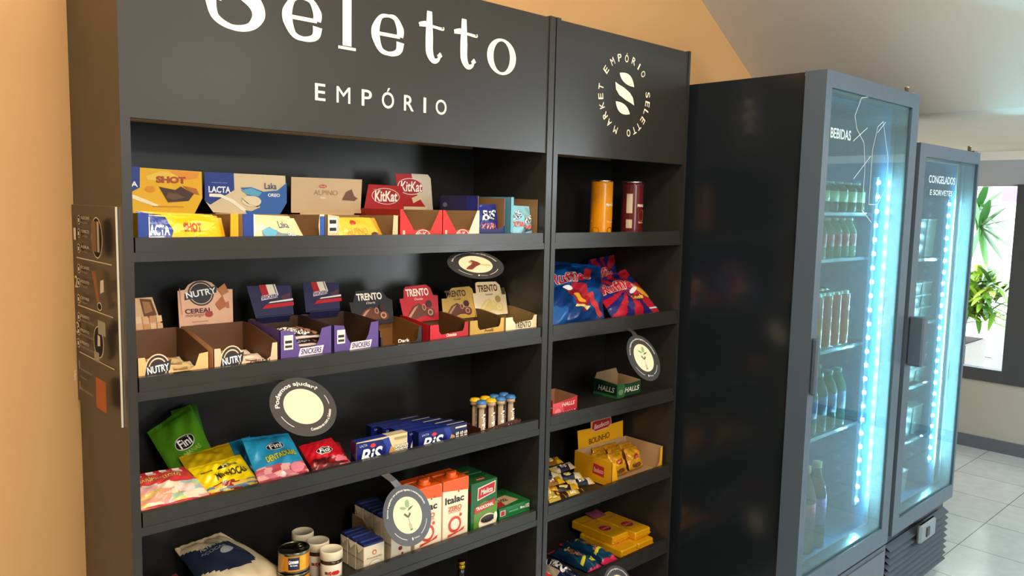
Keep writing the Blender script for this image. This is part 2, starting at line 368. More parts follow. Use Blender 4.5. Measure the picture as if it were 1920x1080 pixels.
# big serif lettering, drawn as ribbons of changing width
CR = ('FFEFD2', 'matte')
RB = [0]
def ribbon(mb, S, pts, ws, off, n=None):
    # Catmull-Rom through pts, widths interpolated
    out = []; k = 8; m = len(pts)
    for i in range(m-1):
        p0 = pts[max(i-1, 0)]; p1 = pts[i]; p2 = pts[i+1]; p3 = pts[min(i+2, m-1)]
        for j in range(k+(i == m-2)):
            t = j/k; q = [.5*((2*p1[a])+(-p0[a]+p2[a])*t+(2*p0[a]-5*p1[a]+4*p2[a]-p3[a])*t*t+(-p0[a]+3*p1[a]-3*p2[a]+p3[a])*t**3) for a in (0, 1)]
            out.append((q[0], q[1], ws[i]*(1-t)+ws[i+1]*t))
    L = []; R_ = []
    for i, (x, y, w_) in enumerate(out):
        a = out[max(i-1, 0)]; b_ = out[min(i+1, len(out)-1)]; dx, dy = b_[0]-a[0], b_[1]-a[1]; l = math.hypot(dx, dy) or 1
        L.append(S(x-dy/l*w_/2, y+dx/l*w_/2, off)); R_.append(S(x+dy/l*w_/2, y-dx/l*w_/2, off))
    RB[0] += 1; kk_ = V((0, -.00012*(RB[0] % 9), 0)); L = [q+kk_ for q in L]; R_ = [q+kk_ for q in R_]
    n_ = len(L); mb.add(L+R_, [(i+1, i, n_+i, n_+i+1) for i in range(n_-1)], CR)
def glyph(mb, S, ch, x0, x1, y0, y1, off=.001):
    X = lambda u: x0+(x1-x0)*u; Y = lambda v: y0+(y1-y0)*v; w_ = x1-x0
    def R(pts, ws): ribbon(mb, S, [(X(a), Y(b)) for a, b in pts], [q*w_ for q in ws], off)
    if ch == 'o':
        n = 40; A = []
        for i in range(n):
            t = 2*PI*i/n; A.append((X(.5+.5*math.cos(t)), Y(.5+.5*math.sin(t)))); A.append((X(.5+.285*math.cos(t)), Y(.5+.43*math.sin(t))))
        mb.add([S(a, b, off) for a, b in A], [(2*i+1, 2*i, (2*i+2) % (2*n), (2*i+3) % (2*n)) for i in range(n)], CR)
    elif ch == 'e':
        R([(.16,.50),(.86,.50)], [.09,.09]); R([(.86,.50),(.87,.68),(.72,.93),(.50,.965),(.27,.90),(.125,.62),(.13,.40),(.27,.12),(.50,.045),(.73,.085),(.845,.19),(.875,.37)], [.20,.22,.13,.07,.11,.235,.24,.14,.10,.14,.20,.24])
    elif ch == 'l':
        R([(.5,.03),(.5,.97)], [.50,.50]); R([(0,.0),(1,.0)], [.14,.14]); R([(.05,.97),(.5,.97)], [.14,.2])
    elif ch == 't':
        R([(.42,1.0),(.42,.5),(.44,.2),(.60,.055),(.80,.08),(.90,.22)], [.20,.31,.30,.20,.12,.07])
        R([(.80,.13),(.93,.2)], [.14,.16]); R([(.0,.70),(.10,.73),(.28,.76)], [.13,.13,.12]); R([(.0,.71),(.5,.715),(.96,.70),(.97,.73)], [.14,.09,.10,.13])
    elif ch == 'S':
        R([(.90,.70),(.86,.93),(.52,.985),(.20,.92),(.11,.78),(.22,.63),(.52,.52),(.82,.38),(.90,.22),(.74,.06),(.42,.02),(.13,.12),(.05,.34)], [.04,.10,.09,.20,.26,.28,.27,.27,.24,.13,.09,.13,.20])
        R([(.02,.36),(.24,.34)], [.05,.06]); R([(.76,.66),(.98,.64)], [.06,.05])
mb = MB(); S = Flat((0, .004, 0), (1,0,0), (0,0,1))
for ch, x0, x1, y1 in (('S',.172,.292,2.10),('e',.334,.430,2.033),('l',.470,.516,2.115),('e',.559,.652,2.034),('t',.696,.770,2.063),('t',.806,.881,2.063),('o',.918,1.023,2.034)):
    mb = MB(); glyph(mb, S, ch, x0, x1, 1.9395, y1); mb.build('big_letter', H1)
mb = MB()
for ch, xa, xb in (('E',.412,.437),('M',.466,.502),('P',.533,.560),('Ó',.589,.623),('R',.653,.681),('I',.712,.719),('O',.750,.784)):
    mb = MB(); o_ = ch == 'Ó'; text(mb, S, ch, (xa+xb)/2, 1.8395 if o_ else 1.834, xb-xa, .0475 if o_ else .0365, CR, .001, bold=.008 if ch != 'M' else 0); mb.build('small_letter', H1)
mb = MB(); ctr = (1.496, 1.941); RR = .1165
angs = [(2.52,'E'),(2.17,'M'),(1.85,'P'),(1.55,'Ó'),(1.24,'R'),(.98,'I'),(.72,'O'),(.12,'S'),(-.13,'E'),(-.37,'L'),(-.63,'E'),(-.88,'T'),(-1.10,'T'),(-1.36,'O'),(-1.93,'M'),(-2.25,'A'),(-2.50,'R'),(-2.78,'K'),(-3.02,'E'),(3.02,'T')]
for k0, k1 in ((0, 7), (7, 14), (14, 20)):
    mb = MB()
    for a, ch in angs[k0:k1]: text(mb, S, ch, ctr[0]+RR*math.cos(a), ctr[1]+RR*math.sin(a), .017 if ch not in 'I' else .005, .028 if ch == 'Ó' else .022, CR, .001, bold=.008 if ch != 'M' else 0, rot=a-PI/2)
    mb.build('ring_word', H2)
mb = MB()
def leaf(mb, S, A, B, C1, C2, off=.001):
    pts = []
    for i in range(13): t = i/12; pts.append(((1-t)**2*A[0]+2*t*(1-t)*C1[0]+t*t*B[0], (1-t)**2*A[1]+2*t*(1-t)*C1[1]+t*t*B[1]))
    for i in range(1, 12): t = i/12; pts.append(((1-t)**2*B[0]+2*t*(1-t)*C2[0]+t*t*A[0], (1-t)**2*B[1]+2*t*(1-t)*C2[1]+t*t*A[1]))
    poly(mb, S, pts, CR, off)
leaf(mb, S, (1.466,2.007), (1.540,1.972), (1.528,2.022), (1.478,1.972)); mb.build('emblem_leaf', H2); mb = MB()
pts = [(1.447,1.978),(1.462,1.972),(1.490,1.965),(1.520,1.952),(1.536,1.938),(1.5435,1.915),(1.530,1.920),(1.500,1.928),(1.468,1.940),(1.451,1.956)]
poly(mb, S, pts, CR, .001); mb.build('emblem_leaf', H2); mb = MB()
leaf(mb, S, (1.452,1.919), (1.523,1.886), (1.508,1.922), (1.462,1.872))
mb.build('emblem_leaf', H2)

ZB = [q+.0008 for q in ZB]
# ---- instruction board on the left side panel
t = thing('instruction_board', (-.004, .178, 1.135), 'black instruction board with white numerals 1 2 3 on the shelves\' side', 'sign')
mb = MB(); W, H = .297, .437
S = Flat((-.0045, .327, 1.135), (0,-1,0), (0,0,1))
panel(mb, S, [(0,0),(W,0),(W,H),(0,H)], .004, ('262524', 'board'), ('D8D2C4', 'card'), ('E8DEC8', 'card')); mb.build('board', t)
mb = MB(); art = []; WH = 'E6D9C0'
for i, y in enumerate((.735, .495, .255)): art.append(('r', .09, y, .90, y+.005, WH))
for k, y in (('1', .855), ('2', .615), ('3', .38)): art.append(('t', k, .075, y, .05 if k == '1' else .07, .058, WH, {'bold': .01}))
wr_ = [('SELECIONE', 'Produto'), ('CONECTE', 'Cartão'), ('ABRA', 'Produto'), ('ESCANEIE', 'Produtos'), ('PRODUTO', 'Total'), ('CONTINUE', 'Pagar'), ('PAGAMENTO', 'Conclua a compra aqui'), ('PRONTO', 'Retire sua compra'), ('E PRONTO', 'Obrigado pela compra')]
for i, (a, b_) in enumerate(wr_):
    y = [.935, .87, .795, .695, .625, .545, .455, .385, .325][i]
    art += [('e', .20, y-.008, .034, .023, WH), ('e', .20, y-.008, .028, .019, '262524'), ('r', .185, y-.018, .215, y, WH)]
    art += [('t', a, .36, y+.004, .20, .014, WH), ('t', b_, .34 if i < 6 else .42, y-.018, .16 if i < 6 else .32, .012, 'A89E8C')]
art += [('e', .73, .855, .12, .095, WH), ('e', .73, .855, .112, .09, '262524'), ('r', .62, .79, .72, .93, '8A6A48'), ('r', .74, .79, .79, .93, 'B8A890')]
art += [('p', [(.60,.695),(.68,.70),(.76,.56),(.70,.555)], '9A6238'), ('p', [(.78,.60),(.86,.615),(.86,.67),(.79,.66)], WH), ('e', .76, .54, .05, .02, WH), ('e', .76, .54, .04, .015, '262524')]
art += [('e', .72, .37, .11, .075, WH), ('e', .72, .37, .10, .07, '262524'), ('r', .72, .41, .88, .475, 'A9A08C'), ('p', [(.70,.35),(.76,.355),(.76,.40),(.71,.405)], WH), ('r', .62, .275, .73, .32, 'A9A08C')]
art += [('e', .13, .165, .03, .008, WH, .5), ('e', .13, .145, .035, .009, WH, .5), ('e', .13, .125, .03, .008, WH, .5), ('r', .255, .195, .262, .235, WH), ('r', .255, .09, .262, .13, WH)]
art += [('t', 'Atendimento', .42, .20, .28, .014, 'A89E8C'), ('t', 'Seletto', .37, .16, .16, .012, 'A89E8C'), ('t', 'Fale conosco', .43, .10, .30, .014, 'A89E8C'), ('r', .66, .055, .88, .20, 'B86838')]
draw(mb, S, W, H, art, 'matte'); mb.build('print', t)

# ================================================================= DISPLAY TRAYS
KR = 'A9845A'; KRD = '8E6A44'
def tray(name, label, x0, x1, y0, y1, z, hf, hb, front, col, cin=KR, left=(), fart=(), card=None, cart=(), cback=None, group=None, cat='box', ncol=None):
    """open printed tray: front = outline in (fraction of width, metres of height)"""
    t = thing(name, ((x0+x1)/2, (y0+y1)/2, z), label, cat, group)
    W = x1-x0; D = y1-y0; th = .0016; mb = MB()
    C = (col, 'card'); K = (cin, 'card')
    panel(mb, Flat((x0, y0, z), (1,0,0), (0,0,1)), [(a*W, b) for a, b in front], th, C, K)
    panel(mb, Flat((x1, y1, z), (-1,0,0), (0,0,1)), [(0,0),(W,0),(W,hb),(0,hb)], th, C, K)
    panel(mb, Flat((x0, y1, z), (0,-1,0), (0,0,1)), [(0,0),(D,0),(D,hf),(D*.75,hf+(hb-hf)*.35),(D*.25,hb),(0,hb)], th, C, K)
    panel(mb, Flat((x1, y0, z), (0,1,0), (0,0,1)), [(0,0),(D,0),(D,hb),(D*.75,hb),(D*.25,hf+(hb-hf)*.35),(0,hf)], th, C, K)
    mb.box((x0, y0, z), (x1, y1, z+.002), K)
    draw(mb, Flat((x0, y0, z), (1,0,0), (0,0,1)), W, hf, fart); draw(mb, Flat((x0, y1, z), (0,-1,0), (0,0,1)), D, hf, left)
    mb.build('tray', t)
    if card:
        mb = MB(); P = [V(q) for q in card]; lo = min(P, key=lambda q: q.z); hi = max(P, key=lambda q: q.z)
        X0 = min(q.x for q in P); X1 = max(q.x for q in P); Z0 = lo.z; Z1 = hi.z
        ya = sum(q.y for q in P if q.z < (Z0+Z1)/2)/max(1, sum(1 for q in P if q.z < (Z0+Z1)/2)); yb = max(q.y for q in P)
        Vd = V((0, yb-ya, Z1-Z0)); L = Vd.length
        S = Flat((X0, ya, Z0), (1,0,0), Vd)
        panel(mb, S, [(q.x-X0, (q.z-Z0)*L/(Z1-Z0)) for q in P[::-1]], .0016, (ncol or col, 'card'), K)
        draw(mb, S, X1-X0, L, cart)
        # neck joining the card to the tray's back wall
        zb = z+hb; xm0 = X0+(X1-X0)*.12; xm1 = X1-(X1-X0)*.12
        if Z0 > zb-.01:
            mb.add([(xm0, y1-.001, zb-.015), (xm1, y1-.001, zb-.015), (xm1, ya, Z0+.004), (xm0, ya, Z0+.004)], [(0,1,2,3)], (ncol or col, 'card'))
            mb.add([(xm0, y1+.0006, zb-.015), (xm1, y1+.0006, zb-.015), (xm1, ya+.0016, Z0+.004), (xm0, ya+.0016, Z0+.004)], [(3,2,1,0)], K)
        mb.build('header_card', t)
    return t
def FR(h, notch=None):   # full front or a notch [(x,h)...] cut from the top
    return [(0,0),(1,0),(1,h)]+(notch or [])+[(0,h)]
def bar(label, C, bulge, col, art=(), name='wrapped_bar', cat='snack bar', group=None, **k):
    mb = MB(); pillow(mb, C, bulge, col, art, **k); o = mb.build(name, label=label, category=cat)
    if group: o['group'] = group
    return o
GEO = dict(
 card_choc1=((0.030,0.205,1.657),(0.236,0.200,1.652),(0.235,0.200,1.592),(0.216,0.200,1.557),(0.030,0.200,1.563)),
 card_choc2=((0.241,0.200,1.652),(0.440,0.200,1.651),(0.443,0.200,1.588),(0.422,0.200,1.554),(0.259,0.200,1.560),(0.240,0.200,1.587)),
 card_alp=((0.456,0.200,1.649),(0.660,0.200,1.650),(0.655,0.200,1.561),(0.455,0.200,1.563)),
 card_nut1=((0.050,0.240,1.366),(0.132,0.240,1.367),(0.148,0.215,1.284),(0.144,0.200,1.263),(0.050,0.200,1.263)),
 card_nut2=((0.183,0.230,1.379),(0.200,0.230,1.381),(0.209,0.230,1.392),(0.222,0.230,1.398),(0.236,0.230,1.400),(0.250,0.230,1.399),(0.264,0.230,1.394),(0.278,0.230,1.379),(0.313,0.230,1.376),(0.303,0.200,1.265),(0.178,0.200,1.275)),
 card_sn1=((0.337,0.200,1.385),(0.452,0.200,1.380),(0.445,0.170,1.310),(0.346,0.170,1.309)),
 card_sn2=((0.486,0.200,1.385),(0.588,0.200,1.380),(0.575,0.170,1.312),(0.478,0.170,1.313)),
 card_td=((0.597,0.160,1.331),(0.608,0.160,1.331),(0.622,0.170,1.358),(0.697,0.170,1.360),(0.716,0.165,1.335),(0.730,0.165,1.329),(0.722,0.140,1.271),(0.600,0.140,1.271)),
 card_tr=((0.754,0.165,1.330),(0.768,0.165,1.331),(0.772,0.170,1.352),(0.780,0.170,1.361),(0.850,0.170,1.364),(0.864,0.170,1.354),(0.870,0.170,1.334),(0.886,0.170,1.332),(0.876,0.140,1.265),(0.758,0.140,1.265)),
 card_tg=((0.900,0.165,1.321),(0.920,0.165,1.321),(0.938,0.170,1.345),(0.946,0.170,1.349),(1.010,0.170,1.350),(1.020,0.170,1.342),(1.022,0.170,1.324),(1.012,0.140,1.262),(0.892,0.140,1.262)),
 card_tw=((1.015,0.165,1.330),(1.029,0.165,1.329),(1.033,0.170,1.358),(1.041,0.170,1.361),(1.115,0.170,1.359),(1.128,0.170,1.348),(1.131,0.170,1.327),(1.147,0.165,1.327),(1.141,0.140,1.262),(1.015,0.140,1.262)),
 card_bol=((1.544,0.200,0.808),(1.615,0.200,0.805),(1.613,0.200,0.826),(1.622,0.200,0.831),(1.706,0.200,0.831),(1.718,0.200,0.824),(1.727,0.200,0.801),(1.795,0.200,0.803),(1.800,0.200,0.709),(1.555,0.200,0.709)),
 card_kk1=((0.690,0.215,1.639),(0.800,0.215,1.637),(0.795,0.200,1.574),(0.667,0.200,1.575)),
 card_kk2=((0.782,0.225,1.671),(0.880,0.225,1.673),(0.900,0.225,1.664),(0.904,0.210,1.567),(0.792,0.210,1.569)))
z = ZB[0]; BL = '1E3A8C'; YE = 'F2B90A'; CRM = 'E6CFA4'
# -- yellow chocolate tray
lact = lambda x, y, w_, h_: [('t', 'LACTA', x, y, w_, h_, 'FFFFFF', {'bold': .03, 'shear': .1}), ('p', [(x-w_/2, y-h_*.75), (x, y-h_*.72), (x+w_/2+.06, y-h_*1.5), (x+w_/2+.2, y-h_*2.6), (x+w_/2+.12, y-h_*2.5), (x+w_/2, y-h_*1.6), (x-.02, y-h_*.95), (x-w_/2, y-h_*.95)], 'FFF3DA'), ('t', 'um pouco de carinho', x, y+h_*1.0, w_*.8, h_*.2, 'C9D2F0')]
tray('display_box', 'yellow chocolate bar display box with blue left corner, leftmost on the top shelf', .034, .238, .022, .20, z, .076, .072,
     [(0,0),(1,0),(1,.076),(.92,.076),(.915,.024),(.5,.018),(.10,.024),(.10,.076),(0,.076)], YE, card=GEO['card_choc1'],
     fart=[('r', 0, 0, .10, 1, BL), ('r', .10, 0, .108, .9, 'F4EBD8'), ('r', .92, 0, 1, 1, 'F2A200')], group='display boxes on the top shelf',
     cart=[('p', [(0,1),(.345,1),(.335,.55),(.22,.42),(0,.38)], BL), ('p', [(.40,.80),(.55,.92),(.95,.93),(.80,.78),(.60,.70),(.42,.72)], 'F7CF4A'), ('p', [(.62,.95),(.97,.93),(.95,.80),(.80,.74)], 'F09A30'), ('p', [(0,.50),(.15,.48),(.36,.32),(.52,.18),(.5,.14),(.33,.25),(.15,.40),(0,.43)], 'FFF0C8'),
           ('e', .44, .52, .05, .075, 'E89410'), ('p', [(.53,.58),(.70,.52),(.76,.60),(.90,.44),(.84,.28),(.62,.24)], '4A2A1C'), ('p', [(.62,.46),(.72,.44),(.80,.36),(.68,.30),(.60,.34)], '6E4A2C'), ('p', [(.78,.62),(.93,.56),(.96,.42),(.88,.46)], 'B86A20'), ('t', 'SHOT', .66, .74, .30, .13, 'C2492A', {'bold': .022, 'out': ('6A1B22', .028)}), ('t', 'LACTA', .17, .62, .28, .11, 'FFFFFF', {'bold': .03}), ('r', .45, .14, .78, .155, 'C98A1A')])
ba = [('p', [(0,0),(.26,0),(.33,.5),(.26,.95),(0,1)], BL), ('t', 'LACTA', .15, .52, .26, .30, 'FFFFFF', {'bold': .03}), ('p', [(.02,.32),(.2,.32),(.42,.05),(.36,.03),(.18,.24),(.02,.24)], 'FFF0C8'), ('p', [(.42,.5),(.6,.85),(.9,.8),(.75,.5)], 'F7CF4A'), ('t', 'SHOT', .58, .62, .22, .26, 'C2492A', {'bold': .022, 'out': ('6A1B22', .028)}), ('p', [(.48,.0),(.6,.32),(.72,.22),(.78,0)], '6B2418')]
for i, (dy, dz) in enumerate(((0, 0), (.022, .004), (.045, .006), (.075, .0))):
    bar(['yellow wrapped chocolate bar lying at the front of the yellow display box', 'second yellow wrapped bar back in the yellow display box, behind the front one', 'third yellow wrapped bar back in the yellow display box', 'rearmost yellow wrapped bar in the yellow display box'][i],
        [(.056,.055+dy,z+.072+dz), (.215,.055+dy,z+.066+dz), (.218,.031+dy,z+.006), (.052,.031+dy,z+.006)], .006, lambda s, t: YE if s < .93 else 'D99A12', ba, group='chocolate bars in the yellow box', seed=i, nx=20, ny=14)
# -- white & blue chocolate tray
tray('display_box', 'cream and blue chocolate bar display box, second from left on the top shelf', .249, .447, .022, .20, z, .076, .072,
     [(0,0),(1,0),(1,.076),(.93,.076),(.915,.05),(.93,.02),(.5,.016),(.13,.02),(.13,.076),(0,.076)], CRM, card=GEO['card_choc2'],
     fart=[('r', 0, 0, .12, 1, BL), ('r', .12, 0, .135, .95, 'F4EBD8'), ('r', .93, 0, .99, .95, '2450A8')], group='display boxes on the top shelf',
     cart=[('p', [(0,1),(.34,1),(.345,.60),(.06,.24),(0,.32)], BL), ('t', 'LACTA', .17, .60, .25, .14, 'FFFFFF', {'bold': .03}), ('p', [(.05,.50),(.18,.50),(.34,.36),(.48,.14),(.50,.06),(.44,.10),(.32,.28),(.18,.42),(.05,.43)], 'FFF3DA'), ('t', 'um pouco de carinho', .17, .76, .18, .03, 'C9D2F0'),
           ('p', [(1,.82),(.88,.62),(.7,.58),(.55,.68),(.42,.66),(.5,.48),(.62,.4),(.66,.2),(.55,.1),(.47,.12),(.5,.0),(.9,.0),(1,.32)], '3264AE'), ('p', [(.42,.60),(.55,.66),(.68,.56),(.64,.46),(.5,.5)], '62AECB'), ('e', .55, .34, .12, .13, 'EFDDB4'), ('p', [(.42,.42),(.5,.28),(.62,.2),(.68,.26),(.6,.22),(.52,.27),(.44,.40)], '3A3A48'), ('t', 'Laka', .79, .72, .15, .15, '263C78', {'bold': .01}), ('t', 'OREO', .83, .50, .15, .075, 'FFFFFF', {'bold': .022})])
bb = [('p', [(0,0),(.05,0),(.07,.5),(.0,.95)], BL), ('p', [(.2,.5),(.35,.62),(.55,.4),(.9,.35),(1,.1),(1,0),(.2,0)], '7B8897'), ('p', [(.2,.45),(.3,.6),(.5,.5),(.42,.3),(.25,.3)], '62AECB'), ('t', 'Laka', .66, .72, .2, .25, '263C78'), ('t', 'OREO', .76, .38, .16, .12, 'FFFFFF', {'bold': .022, 'out': ('3A3A44', .028)})]
for i, (dy, dz) in enumerate(((0, 0), (.022, .004), (.047, .004))):
    bar(['cream wrapped chocolate bar lying at the front of the cream and blue display box', 'middle cream wrapped bar in the cream and blue display box', 'rearmost cream wrapped bar in the cream and blue display box'][i],
        [(.276,.055+dy,z+.07+dz), (.385,.055+dy,z+.066+dz), (.408,.031+dy,z+.006), (.274,.031+dy,z+.006)], .006, 'E2CFA0', bb, group='chocolate bars in the cream and blue box', seed=i+5, nx=18, ny=14)
# -- beige alpine tray
tray('display_box', 'plain beige display box holding gold-wrapped chocolate, on the top shelf', .452, .652, .022, .20, z, .076, .072,
     [(0,0),(1,0),(1,.074),(.93,.076),(.91,.02),(.5,.016),(.16,.02),(.16,.072),(0,.076)], 'D9B98E', card=GEO['card_alp'],
     fart=[('r', .02, .45, .13, .90, 'F6EEDC'), ('r', .03, .72, .12, .84, '1C1C1C'), ('r', .03, .50, .12, .60, '1C1C1C')], group='display boxes on the top shelf',
     cart=[('r', 0, 0, 1, .10, 'D8B487'), ('e', .43, .76, .055, .05, 'C8483C'), ('t', 'Nestlé', .43, .76, .08, .05, 'F3DCC0'), ('t', 'ALPINO', .47, .58, .34, .14, 'A98A62'), ('e', .43, .43, .04, .02, 'EFE0C0'), ('p', [(.70,.38),(.76,.62),(.84,.70),(.88,.50),(.93,.44),(.88,.36)], '7A4A32'), ('p', [(.74,.42),(.8,.6),(.86,.46)], '9A6A48'), ('p', [(.35,.9),(.5,.98),(.98,.5),(.98,.25)], 'CFAA78')][:6], cat='box')
ga = [('e', .38, .80, .07, .10, 'B84028'), ('t', 'ALPINO', .42, .45, .46, .24, 'C79A3C', {'bold': .0}), ('e', .80, .25, .10, .16, '5A3220'), ('e', .87, .18, .06, .12, '7A4A2A'), ('r', .0, .0, .6, .10, 'FFF2C8')]
for i, dy in enumerate((0, .024, .05)):
    bar(['gold foil chocolate bar at the front of the beige display box', 'middle gold foil chocolate bar in the beige display box', 'rearmost gold foil chocolate bar in the beige display box'][i],
        [(.492,.058+dy,z+.066), (.605,.058+dy,z+.068), (.622,.031+dy,z+.006), (.492,.031+dy,z+.006)], .007, lambda s, t: 'E8B83A' if s < .88 else 'C8922A', ga, group='gold bars in the beige box', seed=i+9, nx=18, ny=14)
# -- red trays
kkf = lambda c: [('p', [(0,1),(.06,1),(.36,.34),(.36,0),(0,0)], 'D8241C'), ('p', [(1,1),(.94,1),(.70,.34),(.70,0),(1,0)], c), ('r', .02, .12, .30, .17, 'F3C8B8'), ('r', .06, .30, .11, .42, 'F3C8B8'), ('e', .53, .24, .19, .20, 'E8DCC8'), ('e', .53, .24, .17, .18, 'C41C1C'), ('t', 'KitKat', .53, .26, .30, .22, 'FFF3E4', {'bold': .02, 'shear': .2})]
kkl = [('r', .0, .0, 1, 1, 'A81818')]
tray('display_box', 'wafer display box with two red flaps and all-red header card, top shelf', .657, .789, .022, .20, z, .090, .088,
     [(0,0),(1,0),(1,.090),(.95,.090),(.72,.036),(.53,.042),(.33,.036),(.06,.090),(0,.090)], 'C0201C', left=kkl, fart=kkf('E02A20'), card=GEO['card_kk1'], group='display boxes on the top shelf',
     cart=[('e', .55, .52, .34, .34, 'E8DCC8'), ('e', .55, .52, .325, .315, 'B01818'), ('t', 'KitKat', .55, .52, .56, .42, 'FFF3E4', {'bold': .03, 'shear': .25, 'out': ('8A1010', .03)}), ('t', 'Nestlé', .36, .78, .16, .07, 'F3C8B8')], ncol='B81A1C')
tray('display_box', 'red and white wafer display box with one white flap, right of the all-red one', .792, .917, .022, .205, z, .090, .088,
     [(0,0),(1,0),(1,.090),(.95,.090),(.76,.036),(.55,.042),(.36,.036),(.06,.090),(0,.090)], 'C0201C', fart=kkf('EAD9B8'), card=GEO['card_kk2'], group='display boxes on the top shelf',
     cart=[('p', [(.45,1),(.92,1),(1,.9),(1,0),(.88,0),(.52,.52)], 'D9CBB4'), ('e', .40, .66, .36, .22, 'E8DCC8'), ('e', .40, .66, .34, .20, 'B01818'), ('t', 'KitKat', .42, .66, .62, .26, 'FFF3E4', {'bold': .02, 'shear': .25, 'out': ('8A1010', .03)}), ('p', [(.40,.36),(.44,.22),(.72,.36),(.66,.46)], 'E8D3A8'), ('r', .10, .0, .82, .13, 'E4D2A6')], ncol='B81A1C')
# -- dark blue and light blue boxes
def openbox(label, x0, x1, y0, y1, hgt, col, left, lip, strip=None):
    t = thing('display_box', ((x0+x1)/2, (y0+y1)/2, z), label, 'box', 'display boxes on the top shelf'); th = .0016; W = x1-x0; D = y1-y0
    mb = MB(); C = (col, 'card'); K = (KRD, 'card')
    panel(mb, Flat((x0, y1, z), (0,-1,0), (0,0,1)), [(0,0),(D,0),(D,hgt),(0,hgt)], th, C, K)
    panel(mb, Flat((x1, y0, z), (0,1,0), (0,0,1)), [(0,0),(D,0),(D,hgt*.98),(0,hgt*.96)], th, C, K)
    panel(mb, Flat((x1, y1, z), (-1,0,0), (0,0,1)), [(0,0),(W,0),(W,hgt),(0,hgt)], th, C, K)
    panel(mb, Flat((x0, y0, z), (1,0,0), (0,0,1)), [(0,0),(W,0),(W,lip),(.8*W,lip*.8),(.2*W,lip*.8),(0,lip)], th, C, K)
    mb.box((x0, y0, z), (x1, y1, z+.002), K)
    draw(mb, Flat((x0, y1, z), (0,-1,0), (0,0,1)), D, hgt, left)
    if strip: mb.box((x0, y0, z), (x0+.012, y0+.0005, z+hgt), (strip, 'card'))
    mb.build('tray', t); return t
openbox('dark blue open display box of chocolate bags on the top shelf', .9185, 1.018, .03, .20, .130, '20265E',
        [('t', 'BiS', .36, .42, .30, .32, 'F6F6F6', {'bold': .03, 'shear': .35, 'out': ('11142E', .028)}), ('e', .16, .80, .06, .05, '8A90C0'), ('r', .72, 0, 1, 1, '1A2F88')], .05)
openbox('light blue open display box of chocolate bags, rightmost on the top shelf', 1.040, 1.148, .03, .20, .129, '7FB4C8', [('r', 0, 0, 1, 1, '5E9DB8')], .03, '6FAFC6')
xa_ = [('t', 'BiS', .56, .70, .62, .26, 'FFFFFF', {'bold': .022, 'shear': .3, 'out': ('0B0F30', .028)}), ('p', [(.08,.32),(.85,.42),(.80,.52),(.12,.46)], '2A3A80'), ('t', 'XTRA', .48, .40, .66, .14, 'F08A78', {'bold': .03, 'shear': .3, 'out': ('A02020', .03)}), ('r', .0, .05, 1, .22, '1A1F66'), ('t', 'BIS', .16, .13, .24, .12, 'FFFFFF', {'bold': .03})]
for i in range(3):
    bar(['front navy chocolate bag bulging out of the dark blue display box', 'middle navy chocolate bag in the dark blue display box', 'rearmost navy chocolate bag in the dark blue display box'][i],
        [(.925,.06+.04*i,z+.105), (1.010,.06+.04*i,z+.108), (1.010,.042+.04*i,z+.004), (.925,.042+.04*i,z+.004)], .013, '222A7C', xa_, name='chocolate_bag', cat='snack bag', group='bags in the dark blue box', seed=20+i, nx=18, ny=18)
xo_ = [('t', 'BiS', .30, .72, .46, .22, 'FFFFFF', {'bold': .022, 'shear': .3, 'rot': .25, 'out': ('22303C', .028)}), ('t', 'XTRA', .35, .46, .40, .13, 'E87868', {'bold': .03, 'out': ('B83838', .03)}), ('p', [(.45,.20),(.92,.30),(.95,.42),(.55,.36)], '3C4A58'), ('t', 'BiS', .78, .60, .42, .20, 'FFFFFF', {'bold': .022, 'shear': .3, 'rot': .2, 'out': ('22303C', .028)}), ('t', 'OREO', .76, .38, .36, .10, 'E87868', {'bold': .03, 'out': ('B83838', .03)}), ('e', .5, .08, .12, .08, '2A3038')]
for i in range(3):
    bar(['front light blue chocolate bag rising out of the light blue display box', 'middle light blue chocolate bag in the light blue display box', 'rearmost light blue chocolate bag in the light blue display box'][i],
        [(1.049,.062+.04*i,z+.106), (1.144,.062+.04*i,z+.104), (1.144,.042+.04*i,z+.004), (1.051,.042+.04*i,z+.004)], .013, '8CC6D8', xo_, name='chocolate_bag', cat='snack bag', group='bags in the light blue box', seed=30+i, nx=18, ny=18)
